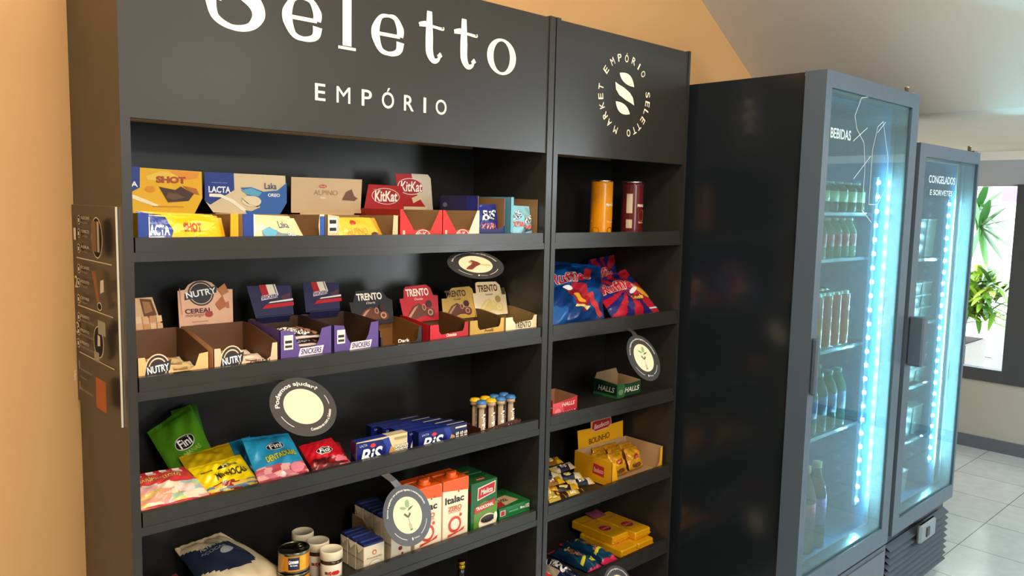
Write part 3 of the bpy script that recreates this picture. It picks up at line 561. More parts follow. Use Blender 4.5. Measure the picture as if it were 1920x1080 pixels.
# -- crisp tubes (right unit)
def crisp_tube(label, c, col, dark, th0):
    t = thing('crisp_tube', (c[0], c[1], z), label, 'can', 'crisp tubes on the top shelf'); r = .0375; h = .19
    mb = MB()
    def cf(k, th):
        d = (th-th0) % (2*PI)
        if .55 < k/24 < 1 and False: return col
        if dark and 5 <= k and (d < .55) and (k < 9 or 12 <= k < 21): return ('CBBBA2', 'card')
        return (col, 'gloss')
    mb.lathe([(r, h*k/26) for k in range(27)], (c[0], c[1], z), cf, 44)
    S = Cyl((c[0], c[1], 0), r, z, th0+ (.95 if dark else .35))
    draw(mb, S, .045, h, [('e', .5, .42, .38, .10, 'D89A40' if not dark else 'C07038'), ('t', 'Original' if not dark else 'Barbecue', .5, .30, .7, .035, 'F8E8C8', {}), ('e', .45, .15, .3, .06, '6A2A14')], 'gloss')
    if not dark:
        S = Cyl((c[0], c[1], 0), r, z, th0-1.15); draw(mb, S, .045, h, [('e', .5, .15, .3, .05, '8A3A14'), ('r', .1, .3, .8, .33, 'F4C060')], 'gloss')
    S = Cyl((c[0], c[1], 0), r, z, th0+(.95 if dark else .35)); draw(mb, S, .045, h, [('t', 'PRINGLES', .5, .60, .95, .045, 'F8F0D0', {'bold': .03, 'out': ('7A1A14', .028)})], 'gloss')
    mb.build('body', t)
    mb = MB(); mb.lathe([(r*.98, 0), (r*1.04, .001), (r*1.04, .006), (r*.95, .007), (r*.93, .004), (0, .004)], (c[0], c[1], z+h), ('D8D0BE', 'metal')); mb.build('rim', t)
crisp_tube('yellow-orange crisp tube with silver rim, left of the maroon tube', (1.572, .15), 'E8920C', False, 3.9)
crisp_tube('maroon crisp tube with pale panel, right of the yellow-orange tube', (1.700, .12), '5E1A1C', True, 3.35)

# ================================================================= SECOND SHELF
z = ZB[1]
def nutry(mb_art_scale=1): return []
nf = lambda x, y, w_: [('e', x, y, w_*.52, .50, 'F0C8A0'), ('e', x, y+.02, w_*.46, .44, '2E2A2C'), ('e', x, y+.02, w_*.38, .36, 'E8C29C'), ('e', x, y+.02, w_*.34, .31, '2E2A2C'), ('p', [(x-w_*.52,y-.20),(x+w_*.48,y-.06),(x+w_*.54,y+.26),(x-w_*.46,y+.10)], '2E2A2C'), ('t', 'NUTRY', x+w_*.01, y+.02, w_*.86, .22, 'FFFFFF', {'bold': .022, 'rot': .10})]
tray('display_box', 'peach cereal bar display box with dark emblem, leftmost on the second shelf', .026, .170, .022, .20, z, .064, .092,
     [(0,0),(1,0),(1,.062),(.86,.060),(.80,.036),(.70,.028),(.50,.026),(.44,.048),(.36,.060),(.20,.060),(.12,.052),(.10,.064),(0,.064)], 'EFB878', cin='6E4A2E', card=GEO['card_nut1'], fart=nf(.27, .58, .34),
     cart=[('p', [(.55,.98),(.80,.95),(.88,.62),(.60,.55)], '6B3F22'), ('p', [(.60,.92),(.76,.90),(.80,.70),(.62,.66)], 'A87444')]+[('r', .25+.15*i, .15+.16*j, .37+.15*i, .28+.16*j, ['E6B684','D69A62','F0CC9C'][(i+j*2) % 3]) for i in range(5) for j in range(3)]+[('p', [(.55,.02),(.9,.05),(.98,.22),(.8,.20)], 'B87E4C')],
     ncol='E3B68A', group='display boxes on the second shelf')
tray('display_box', 'pink-peach cereal bar display box with tall header card, second on the second shelf', .180, .327, .022, .20, z, .066, .092,
     [(0,0),(1,0),(1,.066),(.91,.066),(.88,.036),(.80,.028),(.50,.028),(.44,.048),(.36,.058),(.20,.058),(.12,.050),(.10,.066),(0,.066)], 'EFC09A', cin='6E4A2E', card=GEO['card_nut2'], fart=nf(.27, .56, .34)+[('t', 'CEREAL', .72, .42, .34, .14, '3A2A2A', {'bold': .02})],
     cart=[('e', .43, .78, .225, .21, '2E2A2C'), ('e', .43, .78, .20, .185, 'E8BE9C'), ('e', .43, .78, .185, .17, '2E2A2C'), ('p', [(.14,.68),(.70,.78),(.72,.90),(.15,.79)], '2E2A2C'), ('t', 'NUTRY', .43, .79, .52, .10, 'FFFFFF', {'bold': .022, 'rot': .12}), ('t', 'CEREAL', .36, .49, .46, .075, '5A2024', {'bold': .03}), ('t', 'morango', .28, .405, .32, .06, '7A3A34', {'shear': .3}),
           ('e', .53, .42, .07, .05, 'B03A34'), ('p', [(.72,.84),(.86,.93),(.92,.78),(.80,.72)], 'C07A40'), ('p', [(.66,.58),(.80,.72),(.86,.54),(.72,.47)], 'B8683A'), ('p', [(.84,.60),(.90,.62),(.90,.50),(.85,.50)], 'C46A50'), ('r', .06, .44, .075, .88, 'C88A70'), ('r', .22, .30, .50, .312, 'B08070'), ('r', .24, .25, .46, .26, 'B08070')],
     ncol='EBB898', group='display boxes on the second shelf')
for bx, cc, nm, sd in ((.034, 'E2C486', 'yellowish cereal bar', 40), (.190, 'F0D8C4', 'pale pink cereal bar', 50)):
    for i in range(5):
        yy = .045+.03*i; zz = z+.012+.006*(i % 2)
        bar('%s %s in the %s display box' % (nm, ['nearest the front lip', 'second from the front', 'in the middle row', 'fourth from the front', 'at the rear'][i], 'leftmost peach' if bx < .1 else 'pink-peach'),
            [(bx, yy+.03, zz+.014), (bx+.126, yy+.026, zz+.012), (bx+.128, yy-.008, zz), (bx+.002, yy-.010, zz)], .009,
            lambda s, t: cc if abs(s-.5) < .44 else 'F6EAD4', [('e', .30, .55, .10, .30, 'B87840' if bx < .1 else 'B04A40'), ('r', .45, .40, .80, .58, 'A08060')], group='cereal bars in the two peach boxes', seed=sd+i, nx=18, ny=10)
snf = [('p', [(.02,0),(1,0),(1,1),(.90,.98),(.76,.34),(.36,.30),(.26,.92),(.0,1)][:1]+[(.0,0),(1,0),(1,.01),(0,.01)][:0], '6B4796')][:0]
PU = '5C4488'
def snart(w_): return [('p', [(.34,.30),(.80,.32),(.84,.52),(.38,.50)], 'E9DDE8'), ('t', 'SNICKERS', .59, .41, .40, .13, '2A2058', {'bold': .022, 'shear': .25}), ('r', .07, .50, .24, .86, 'ECE4D0'), ('r', .09, .66, .22, .73, '2A2A2A'), ('r', .09, .55, .22, .61, '2A2A2A')]
snc = [('p', [(.27,1),(.42,1),(.46,.66),(.30,.66)], 'B01F2C'), ('p', [(.42,1),(.58,1),(.62,.66),(.46,.66)], 'E9E0CC'), ('p', [(.60,1),(.63,1),(.67,.66),(.64,.66)], 'E9E0CC'), ('p', [(.26,.52),(.64,.58),(.66,.72),(.28,.66)], 'E4D4E2'), ('t', 'SNICKERS', .46, .62, .36, .10, '3A2440', {'bold': .03, 'rot': .08}), ('p', [(.70,.60),(.95,.72),(.90,.50),(.74,.50)], '5A3048'), ('p', [(.24,.26),(.97,.30),(.98,.42),(.34,.38)], 'C01A24'), ('p', [(.40,.42),(.98,.46),(.98,.52),(.45,.46)], 'F0E8DC')]
tray('display_box', 'purple chocolate bar display box full of bars, on the second shelf', .332, .464, .022, .185, z, .092, .098,
     [(0,0),(1,0),(1,.092),(.80,.088),(.74,.060),(.66,.046),(.40,.044),(.32,.060),(.26,.086),(0,.092)], PU, cin='4A3526', card=GEO['card_sn1'], fart=snart(1), left=[('p', [(.30,.30),(.90,.12),(.92,.42),(.32,.62)], 'D8B8A8'), ('t', 'SNICKERS', .61, .36, .56, .26, '3A2440', {'bold': .022, 'rot': -.25})],
     cart=snc, ncol='2A2850', group='display boxes on the second shelf')
tray('display_box', 'purple chocolate bar display box nearly empty, right of the full purple one', .469, .596, .022, .185, z, .092, .098,
     [(0,0),(1,0),(1,.092),(.82,.090),(.76,.060),(.68,.044),(.38,.042),(.30,.056),(.22,.088),(0,.092)], PU, cin='4A3526', card=GEO['card_sn2'], fart=snart(1),
     cart=snc, ncol='2A2850', group='display boxes on the second shelf')
sb = [('p', [(.05,.30),(.70,.35),(.72,.75),(.08,.70)], 'EDE4E0'), ('t', 'SNICKERS', .38, .52, .58, .36, '33202A', {'bold': .022}), ('e', .82, .55, .09, .30, 'A06A50'), ('r', .0, .05, 1, .16, 'C9B8B0')]
k = 0
for j in range(4):
    for i in range(3):
        k += 1; yy = .036+.033*i; zz = z+.006+.019*j
        bar('dark brown chocolate bar in the full purple box, %s layer, %s' % (['bottom', 'second', 'third', 'top'][j], ['front', 'middle', 'back'][i]),
            [(.345, yy+.030, zz+.012), (.450, yy+.030, zz+.012), (.450, yy, zz), (.345, yy, zz)], .009, '33211E', sb, group='chocolate bars in the full purple box', seed=60+k, nx=14, ny=8, back=.3)
bar('last dark chocolate bar lying in the nearly empty purple box', [(.50,.075,z+.02), (.57,.075,z+.02), (.57,.045,z+.006), (.50,.045,z+.006)], .009, '33211E', sb, seed=99, nx=14, ny=8)
def trento(lbl, x0, x1, card, col, dark, hf, cin, low):
    cream = 'F4E6CC'; tc = '5A2A18' if dark else 'FFF4E0'
    fl_ = [('t', 'TRENTO' if low == 2 else {'D': 'Dark', 'R': 'Chocolate', 'G': 'Avelã'}.get(lbl[1], ''), .55, .60 if low == 2 else .53, .50 if low == 2 else .26, .26 if low == 2 else .12, tc if low != 2 else '2E2A20', {'bold': .02})]
    hh = hf; nz = .042 if low != 2 else .050
    tube1 = '6A3420' if low != 2 else 'E8CF86'; sw = 'C89070' if low != 2 else 'F0DFA8'
    tray('display_box', lbl[0], x0, x1, .022, .155, z, hf, .078,
         [(0,0),(1,0),(1,hf),(.90,hf),(.88,nz+.008),(.84,nz),(.30,nz-.004),(.24,nz+.004),(.22,hf),(0,hf)] if low != 1 else [(0,0),(1,0),(1,hf),(.92,hf),(.89,.035),(.84,.029),(.06,.025),(.04,.05),(0,.05)], col, cin=cin, card=card, fart=fl_,
         cart=[('t', 'TRENTO', .47, .80, .58, .19, tc, {'bold': .03, 'out': ((('7A1018' if lbl[1] == 'R' else '2A2420') if not dark else col), .01)}), ('t', {'D': 'Dark', 'R': 'Chocolate', 'G': 'Avelã', 'W': 'Torta de limão'}[lbl[1]], .48, .62, .22, .06, tc, {'shear': .3}),
               ('p', [(.04,.04),(.30,.42),(.46,.50),(.62,.36),(.78,.30),(.80,.14),(.50,.14),(.20,.02)], tube1), ('p', [(.10,.10),(.34,.40),(.44,.44),(.30,.26),(.16,.08)], sw), ('e', .58, .38, .05, .09, sw), ('e', .58, .38, .03, .06, tube1), ('e', .74, .22, .10, .13, tube1), ('e', .72, .23, .07, .09, sw), ('e', .72, .23, .04, .05, tube1), ('e', .72, .46, .075, .10, '3A1E1A' if low != 2 else 'B89A5A')]+([('r', .86, .58, .97, .78, '4A4436')] if low == 2 else []), group='display boxes on the second shelf')
trento(('black wafer display box with dark header card, on the second shelf', 'D'), .600, .729, GEO['card_td'], '26262A', False, .066, '7A5228', 1)
trento(('bright red wafer display box with red header card, on the second shelf', 'R'), .753, .886, GEO['card_tr'], 'C8202E', False, .066, '6E4A2C', 0)
trento(('golden yellow wafer display box, between the red and the cream ones', 'G'), .889, 1.018, GEO['card_tg'], 'D9A94C', True, .066, '6E5632', 0)
trento(('cream wafer display box, rightmost on the second shelf', 'W'), 1.022, 1.149, GEO['card_tw'], 'F0DCB4', True, .064, '8E7248', 2)
bar('small dark wrapped wafer left in the black display box', [(.62,.06,z+.018), (.66,.06,z+.018), (.66,.035,z+.005), (.62,.035,z+.005)], .007, '2A2A30', seed=7, nx=10, ny=8)

# ---- crisp bags (right unit, second shelf)
def rufblue(s, t):
    d = math.hypot((s-.55)*1.2, (t-.42)*.9+(s-.5)*.5)
    if d < .17: return 'A31C30'
    return '0B4E96' if math.sin(7*s+9*t)+math.sin(13*t-5*s) > .2 else '06306A'
ruft = [('t', 'Ruffles', .44, .68, .50, .15, 'C0182C', {'bold': .022, 'rot': .06, 'out': ('E8D8D0', .028)}), ('p', [(.60,.66),(.70,.66),(.84,.88),(.74,.90)], 'C42A2E'), ('p', [(.62,.40),(.70,.44),(.98,.12),(.90,.08)], 'C23A3C'), ('e', .48, .42, .14, .05, '7A1628', -.6), ('e', .52, .36, .10, .04, 'E0A030', -.6), ('e', .38, .52, .07, .03, 'E8E4E4', -.1), ('p', [(.42,.24),(.66,.20),(.72,.26),(.60,.25),(.46,.28)], 'E8D890')]
bar('large blue ridged-crisp bag slumped at the left of the narrow unit, in front', [(1.25,.19,1.425), (1.625,.19,1.385), (1.470,.035,1.216), (1.222,.035,1.216)], .036, rufblue, ruft, name='crisp_bag', cat='snack bag', group='crisp bags', seed=71, nx=44, ny=48, wr=.2, zmin=z+.001)
bar('blue crisp bag mostly hidden behind the front blue one', [(1.24,.29,1.425), (1.52,.29,1.40), (1.50,.235,1.215), (1.23,.235,1.215)], .03, '07346E', name='crisp_bag', cat='snack bag', group='crisp bags', seed=72, nx=24, ny=24, wr=.2, zmin=z+.001)
def rufred(s, t):
    a = math.atan2(t-.58, s-.45); d = math.hypot(s-.45, t-.58)
    return ('B81C30' if math.sin(a*9+d*3) > -.05 else '23256E')
rt = [('t', 'Ruffles', .40, .68, .66, .22, 'C81C30', {'bold': .022, 'rot': -.08, 'out': ('F2D8C8', .028)}), ('e', .80, .46, .17, .08, 'E0A030', -.7), ('e', .62, .50, .10, .04, 'E8E4E4', .3), ('p', [(.42,.34),(.78,.30),(.74,.42),(.48,.42)], '8A1A30'), ('t', 'Cebola', .62, .36, .28, .07, 'F4D860', {'bold': .03}), ('r', .80, .12, 1, .15, 'C8D0EA')]
bar('red and navy striped crisp bag in front, right of the blue bags', [(1.555,.17,1.335), (1.725,.16,1.372), (1.788,.04,1.222), (1.520,.035,1.218)], .030, rufred, rt, name='crisp_bag', cat='snack bag', group='crisp bags', seed=73, nx=40, ny=40, wr=.16, zmin=z+.001)
bar('red and navy crisp bag standing behind the front red one', [(1.665,.285,1.400), (1.815,.285,1.415), (1.80,.250,1.216), (1.62,.250,1.216)], .028, rufred, rt[:1], name='crisp_bag', cat='snack bag', group='crisp bags', seed=74, nx=30, ny=30, wr=.2, zmin=z+.001)

# ================================================================= THIRD SHELF
z = ZB[2]
fini = lambda x, y, w_, h_, r=0: [('e', x, y, w_, h_, 'F2F0EA', r), ('e', x, y, w_*.95, h_*.90, '15161C', r), ('t', 'Fini', x, y, w_*1.35, h_*1.2, 'FFFFFF', {'bold': .022, 'rot': r, 'shear': .1})]
def win(col, lo, mix, seed):
    rr = random.Random(seed); tab = [[rr.choice(mix) for _ in range(9)] for _ in range(9)]
    return lambda s, t: col if t > lo+.03*math.sin(6*s) else tab[int(s*6+1.2*math.sin(9*t))][int(t/lo*4) % 9]
def bag(label, C, bulge, col, art, seed, cat='candy bag', **k):
    return bar(label, C, bulge, col, art, name='candy_bag', cat='candy bag', group='candy bags on the third shelf', seed=seed, zmin=z+.001, **k)
bag('blue candy bag behind the front light blue one', [(.275,.21,1.003), (.345,.21,1.011), (.350,.150,.940), (.288,.150,.938)], .010, '1C7CA8', (), 81, nx=20, ny=20)
bag('green candy bag propped up behind the striped and yellow bags', [(.128,.285,1.043), (.226,.275,1.098), (.250,.160,.962), (.150,.150,.945)], .016, win('4E8A1C', .10, ['B8C8A8', 'D8D0C0', '8AA050'], 1),
    fini(.52, .52, .22, .11, .2)+[('t', 'BANANAS', .52, .36, .56, .06, '9AB84A', {'bold': .022, 'rot': .18}), ('p', [(.30,1.0),(.95,1.0),(.95,.90),(.30,.92)], '3E7416')], 82, nx=34, ny=36)
bag('dark green candy bag peeking out behind the propped-up green one', [(.190,.305,1.08), (.250,.300,1.09), (.262,.24,.96), (.20,.24,.95)], .010, '35621A', (), 83, nx=16, ny=18)
bag('yellow candy bag behind the front yellow one', [(.161,.180,1.002), (.282,.190,1.011), (.280,.115,.966), (.166,.110,.962)], .010, 'C9A80C', [('r', .2, .35, .85, .5, 'B8960A')], 84, nx=24, ny=24)
bag('bright yellow candy bag with slanted black lettering, in front', [(.160,.125,.989), (.286,.135,.995), (.285,.035,.955), (.175,.035,.950)], .013, win('E8CC0E', .20, ['B83A20', '8A1A14', '5A7890', 'D8B04A'], 2),
    [('t', 'MINHOCAS', .58, .42, .62, .16, '2A240A', {'bold': .03, 'rot': .06, 'shear': .15}), ('e', .60, .66, .20, .055, '2A2A20', .05), ('t', 'Fini', .60, .66, .22, .08, 'F4E8A0', {'bold': .03}), ('r', .08, .62, .30, .66, '6A5A10')], 85, nx=34, ny=34)
mar = win('C83C3C', .55, ['E8C86A', 'D8A0A0', 'A8C8B0', 'F0D8C0', 'E89A80', '9CC0C8'], 3)
bag('red and white striped marshmallow bag at the far left', [(.030,.130,1.000), (.157,.140,.992), (.182,.032,.947), (.022,.032,.948)], .013,
    lambda s, t: (('F0DCD0' if int(s*9) % 2 else 'C03038') if t > .86 else mar(s, t)) if t > .08 else 'B82838',
    [('t', 'MARSHMALLOWS', .45, .72, .66, .09, 'D8B060', {'bold': .022, 'out': ('4A1A14', .03)}), ('e', .72, .34, .12, .12, 'E8C8C0'), ('p', [(.0,.02),(1,.02),(1,.08),(0,.08)], 'C02A3C')], 86, nx=40, ny=34)
bag('light blue candy bag with yellow lettering and pink base', [(.287,.130,1.034), (.409,.135,1.024), (.408,.032,.955), (.284,.032,.951)], .014, win('2898C8', .26, ['E0788A', 'D85A6A', 'F0B0A8', 'C84858'], 4),
    fini(.54, .66, .19, .095, .1)+[('t', 'DENTADURAS', .58, .44, .66, .11, 'E8D820', {'bold': .022, 'rot': .14, 'out': ('20281A', .028)}), ('e', .80, .14, .14, .10, 'F08898'), ('e', .48, .06, .06, .05, 'F6E4E4')], 87, nx=34, ny=36)
bag('crinkled red candy bag behind the shiny red one, right end of the bags', [(.500,.150,.983), (.560,.150,.968), (.548,.085,.938), (.480,.085,.938)], .008, 'A0141E', (), 88, nx=18, ny=18, wr=.25)
bag('shiny red candy bag with a black oval emblem, right of the blue bag', [(.429,.120,.990), (.525,.130,.992), (.529,.036,.945), (.424,.036,.945)], .013, win('C01424', .34, ['3A0C10', '5A1014', 'D87080', '8A1420'], 5),
    fini(.50, .55, .23, .11, .05), 89, nx=30, ny=30, wr=.2)
# wafer cartons
bisF = [('p', [(0,0),(.52,0),(.58,.55),(.50,.93),(0,.97)], '141E6C'), ('p', [(.52,0),(.58,.55),(.50,.93),(.62,.97),(.70,.5),(.6,0)], '2A3C9C'), ('t', 'BiS', .28, .40, .42, .56, 'FFFFFF', {'bold': .022, 'shear': .3, 'out': ('0A0C30', .028)}), ('e', .31, .78, .05, .08, 'D83A3A'), ('t', 'LACTA', .13, .84, .14, .09, 'C8D0F0')]
def biscarton(label, x0, x1, y0, h, pale, group):
    t = thing('wafer_carton', ((x0+x1)/2, y0+.0125, z), label, 'carton', group)
    col = 'E2CC9C' if pale else '20265A'; mb = MB()
    f = [('r', .55, 0, 1, 1, col)]+bisF+[('p', [(.60,.20),(.66,.60),(.74,.50),(.72,.15)], 'C89A58')]
    for i, x in enumerate((.79, .88, .965)): f.append(('t', 'BIS', x, .42, .16, .17, 'FFF6E0', {'bold': .022, 'rot': PI/2, 'out': ('1A1A2A', .028)}))
    f.append(('r', .74, .82, .98, .90, 'A89468' if pale else 'D8D0C0'))
    carton(mb, x0, x1, y0, y0+.025, z, z+h, '1A2468' if not pale else 'D8C294', 'gloss', front=f, top=[('r', 0, 0, .6, 1, '1C2C88'), ('r', .6, 0, 1, 1, 'D8C294' if pale else '262C60'), ('r', .62, .3, .98, .5, 'D8D0C0')], left=[('r', 0, 0, 1, 1, '141A4A')])
    mb.build('box', t); return t
biscarton('blue and cream wafer carton standing on the third shelf right of the red candy bags', .537, .690, .030, .068, True, None)
for i in range(5):
    dx = -.030*i*.55
    biscarton(['front dark blue wafer carton of the row beside the tube tray', 'second dark blue wafer carton from the front of its row', 'third dark blue wafer carton from the front of its row', 'fourth dark blue wafer carton from the front of its row', 'rearmost dark blue wafer carton of its row'][i], .727+dx, .892+dx, .030+.031*i, .059, False, 'dark blue wafer cartons')
# mini tubes in a tray
caps = [('yellow', .955, .070), ('yellow', .992, .068), ('blue', .950, .036), ('yellow', .986, .036), ('blue', 1.025, .066), ('blue', 1.020, .033), ('blue', 1.063, .066), ('blue', 1.060, .034)]
lbls = ['yellow-capped candy tube at the back left of the tube tray', 'yellow-capped candy tube at the back, second from left', 'blue-capped candy tube at the front left corner', 'yellow-capped candy tube in the front row', 'blue-capped candy tube at the back, beside a yellow cap', 'blue-capped candy tube at the front, third from left', 'blue-capped candy tube at the back right', 'blue-capped candy tube at the front right']
proto = {}
for (cn, x, y), lb in zip(caps, lbls):
    if cn in proto:
        o = proto[cn]; copy_thing(o, V((x, y, z+.003))-o.location, lb); continue
    t = thing('candy_tube', (x, y, z+.003), lb, 'tube', 'candy tubes in the tray'); mb = MB(); r = .0122
    def cf(k, th): return ('3A1E14', 'gloss') if k < 10 and abs(((th-4.0) % (2*PI))-PI) < 2.55 else (('B8A083', 'gloss') if k < 10 else ('B89A78', 'gloss'))
    mb.lathe([(r, .088*k/10) for k in range(11)]+[(r*1.12, .088), (r*1.12, .098), (r*.9, .099)], (x, y, z+.003), cf, 24)
    text(mb, Cyl((x, y, 0), r, z+.003, 4.15), "m&m's", .006, .045, .05, .012, ('F4EADC', 'gloss'), .0006, bold=.03, rot=PI/2); mb.build('body', t)
    mb = MB(); cc = 'F0B80C' if cn == 'yellow' else '3A76B4'
    mb.lathe([(r*1.05, 0), (r*1.28, .001), (r*1.28, .0035), (r*1.1, .0045), (r*1.05, .008), (r*.5, .0095), (0, .0098)], (x, y, z+.101), (cc, 'plastic'), 24); mb.build('cap', t); proto[cn] = t
tray('display_box', 'low brown tray holding the candy tubes, right end of the third shelf', .934, 1.092, .020, .082, z, .036, .036, [(0,0),(1,0),(1,.036),(.92,.034),(.90,.040),(0,.028)], '4A1E16', cin='4A2A1E',
     fart=[('r', .02, .45, .10, .7, 'E8D8D0'), ('t', 'Mini', .42, .62, .22, .3, 'F0E0D0', {'bold': .03}), ('t', "m&m's", .70, .70, .16, .28, 'F0E0D0', {'bold': .03}), ('e', .86, .6, .04, .2, 'B03020')])
# lozenge boxes (right unit)
hal = lambda c: [('t', 'HALLS', .62, .50, .60, .34, 'F8F4E8', {'bold': .022, 'shear': .25, 'out': (c, .05)})]
t = tray('display_box', 'small red lozenge box on the narrow unit, beside the divider', 1.235, 1.348, .03, .13, z, .066, .070, [(0,0),(1,0),(1,.066),(.55,.060),(0,.055)], 'B8202A', cin='9A6A52', left=[('t', 'HALLS', .5, .4, .8, .3, 'E8C8C8', {'bold': .022}), ('r', 0, .62, 1, .66, 'E8D0C8')],
     fart=[('p', [(0,0),(.32,0),(.45,.4),(.38,.84),(0,.84)], 'D85058'), ('e', .2, .4, .12, .16, 'F08088'), ('t', 'HALLS', .66, .28, .50, .22, 'FFFFFF', {'bold': .022, 'shear': .25}), ('t', 'HALLS', .62, .72, .50, .18, 'F4C8C0', {'bold': .022, 'shear': .25})], group='lozenge boxes')
t = tray('display_box', 'dark green lozenge box, its lid flap raised, in the middle of the narrow unit', 1.622, 1.755, .094, .20, z, .050, .056, [(0,0),(1,0),(1,.050),(.55,.046),(0,.050)], '1E4A30', cin='B09470', left=[('p', [(.10,.25),(.95,.25),(.95,.85),(.10,.85)], '0E2A1E'), ('t', 'HALLS', .55, .55, .70, .36, 'D8DCD0', {'bold': .022, 'shear': .2}), ('p', [(0,0),(1,0),(1,.15),(0,.2)], '3A7A4A')],
     fart=[('p', [(0,0),(.30,0),(.36,.5),(.28,1),(0,1)], '3E7A4E'), ('e', .16, .4, .10, .2, '86B088')]+hal('16301E'), group='lozenge boxes')
mb = MB(); panel(mb, Flat((1.755, .199, z+.050), (-1,0,0), (0,-.15,1)), [(0,0),(.133,0),(.125,.026),(.02,.030)], .0016, ('1E4A30', 'card'), ('B09470', 'card')); mb.build('lid_flap', t)

# ================================================================= FOURTH SHELF
z = ZB[3]
bar('white sugar bag with a navy printed band, lying on the bottom-left shelf', [(.185,.285,.742), (.300,.285,.752), (.390,.105,.684), (.190,.075,.690)], .030,
    lambda s, t: '2A3348' if (.40 < t+.16*math.sin(3*s) < .86) and s < .80 else 'E6D3AE',
    [('t', 'ALVINHO', .42, .72, .34, .09, 'B8B8B0', {'bold': .022, 'rot': -.1}), ('t', 'AÇÚCAR', .40, .62, .40, .06, '8890A0', {'bold': .03, 'rot': -.1}), ('e', .55, .54, .10, .05, 'A8ACB0')], name='sugar_bag', cat='sugar', seed=90, nx=40, ny=40, fin='gloss', zmin=z+.001, wr=.1)
bar('dull red package lying under the sugar bag in the corner', [(.040,.200,.700), (.170,.240,.700), (.192,.110,.665), (.045,.060,.662)], .018, '8A4448', [('r', .1, .3, .7, .6, '6A2A30')], name='food_package', cat='package', seed=91, nx=24, ny=24, zmin=z+.001)
def tin(label, cx, cy, z0):
    t = thing('food_tin', (cx, cy, z0), label, 'can', 'stacked food tins'); r = .0375; h = .053; mb = MB()
    mb.lathe([(r*.96, 0), (r, .002), (r, .006), (r*.985, .008), (r*.985, .014), (r*.985, .024), (r*.985, .034), (r*.985, .045), (r, .047), (r, .052), (r*.98, .053), (r*.95, .0515), (r*.93, .049), (0, .049)], (cx, cy, z0),
             lambda k, th: ('D88A20', 'gloss') if 3 <= k <= 6 else ('8C8A78', 'metal'), 48)
    S = Cyl((cx, cy, 0), r*.985, z0, 3.65)
    for i in range(12):      # navy label panel wraps the side
        u0 = .008+i*.0022; poly(mb, S, [(u0, .012), (u0+.0022, .012), (u0+.0022, .042), (u0, .042)], ('20284C', 'gloss'), .0003)
    for i in range(8):
        u0 = .036+i*.002; poly(mb, S, [(u0, .010), (u0+.002, .010), (u0+.002, .044), (u0, .044)], ('F0A81C', 'gloss'), .0003)
    for i, ch in enumerate('Gomes'): text(mb, S, ch, .0115+.0045*i, .031, .004, .0085 if i == 0 else .006, ('FFFFFF', 'gloss'), .0007, bold=.04)
    text(mb, S, 'da Costa', .021, .0235, .016, .004, ('FFFFFF', 'gloss'), .0007, bold=.03); mb.build('body', t)
    mb = MB(); mb.tube([(cx+.010, cy+.004, z0+.0505), (cx+.016, cy-.002, z0+.0515), (cx+.024, cy-.001, z0+.052), (cx+.027, cy+.007, z0+.052), (cx+.020, cy+.012, z0+.0515), (cx+.012, cy+.008, z0+.0505), (cx+.010, cy+.004, z0+.0505)], .0012, ('9A9888', 'metal')); mb.build('ring_pull', t)
    return t
a = tin('lower food tin of the stack of two on the fourth shelf', .392, .078, z)
copy_thing(a, (0, 0, .0532), 'upper food tin with visible ring pull, on top of the stack')
t = thing('spread_jar', (.478, .050, z), 'front chocolate spread jar with cream lid, right of the tins', 'jar', 'spread jars'); mb = MB(); r = .0265
mb.lathe([(r*.9, 0), (r, .004), (r*.98, .030), (r, .056), (r*.97, .062), (r*.86, .066)], (.478, .050, z), lambda k, th: ('EDE0CC', 'gloss') if k in (1, 2) and math.cos(th-4.1) > -.2 else ('3A2016', 'gloss'), 40)
S = Cyl((.478, .05, 0), r, z, 3.55)
for i, ch in enumerate('nutella'): text(mb, S, ch, .004+.0052*i, .036, .0042, .009 if ch in 'tl' else .006, (('1E1E1E' if i == 0 else 'C8201C'), 'gloss'), .0012, bold=.04)
mb.build('glass_body', t)
mb = MB(); mb.lathe([(r*1.02, 0), (r*1.06, .001), (r*1.06, .018), (r*1.03, .021), (r*.98, .022), (r*.95, .0205), (0, .0205)], (.478, .050, z+.066), ('E4D8BE', 'plastic'), 40); mb.build('lid', t)
copy_thing(t, (.0, .065, 0), 'middle chocolate spread jar, partly hidden by the tins')
copy_thing(t, (-.002, .140, 0), 'rearmost chocolate spread jar behind the tins')
# small drink cartons
def drink(x0, y0, label, hgt, w_, d_, front, grp):
    t = thing('drink_carton', (x0+w_/2, y0+d_/2, z), label, 'carton', grp); mb = MB()
    carton(mb, x0, x0+w_, y0, y0+d_, z, z+hgt-.008, 'E8D8BC', 'gloss', front=front, left=[('r', 0, .45, 1, .5, 'B8A890')])
    mb.build('box', t); mb = MB()
    mb.bevbox((x0+.0004, y0+.0004, z+hgt-.012), (x0+w_-.0004, y0+d_-.0004, z+hgt-.002), ('222E66', 'gloss')); mb.box((x0+.001, y0+d_/2-.002, z+hgt-.002), (x0+w_-.001, y0+d_/2+.002, z+hgt), ('3C4C94', 'gloss'))
    mb.add([(x0, y0, z+hgt-.010), (x0, y0+d_, z+hgt-.010), (x0-.004, y0+d_/2, z+hgt-.028)], [(0, 2, 1)], ('222E66', 'gloss')); mb.add([(x0-.0002, y0, z+hgt-.010), (x0-.0002, y0+d_, z+hgt-.010), (x0-.0045, y0+d_/2, z+hgt-.028)], [(0, 1, 2)], ('E8D8BC', 'gloss'))
    mb.build('folded_top', t); return t
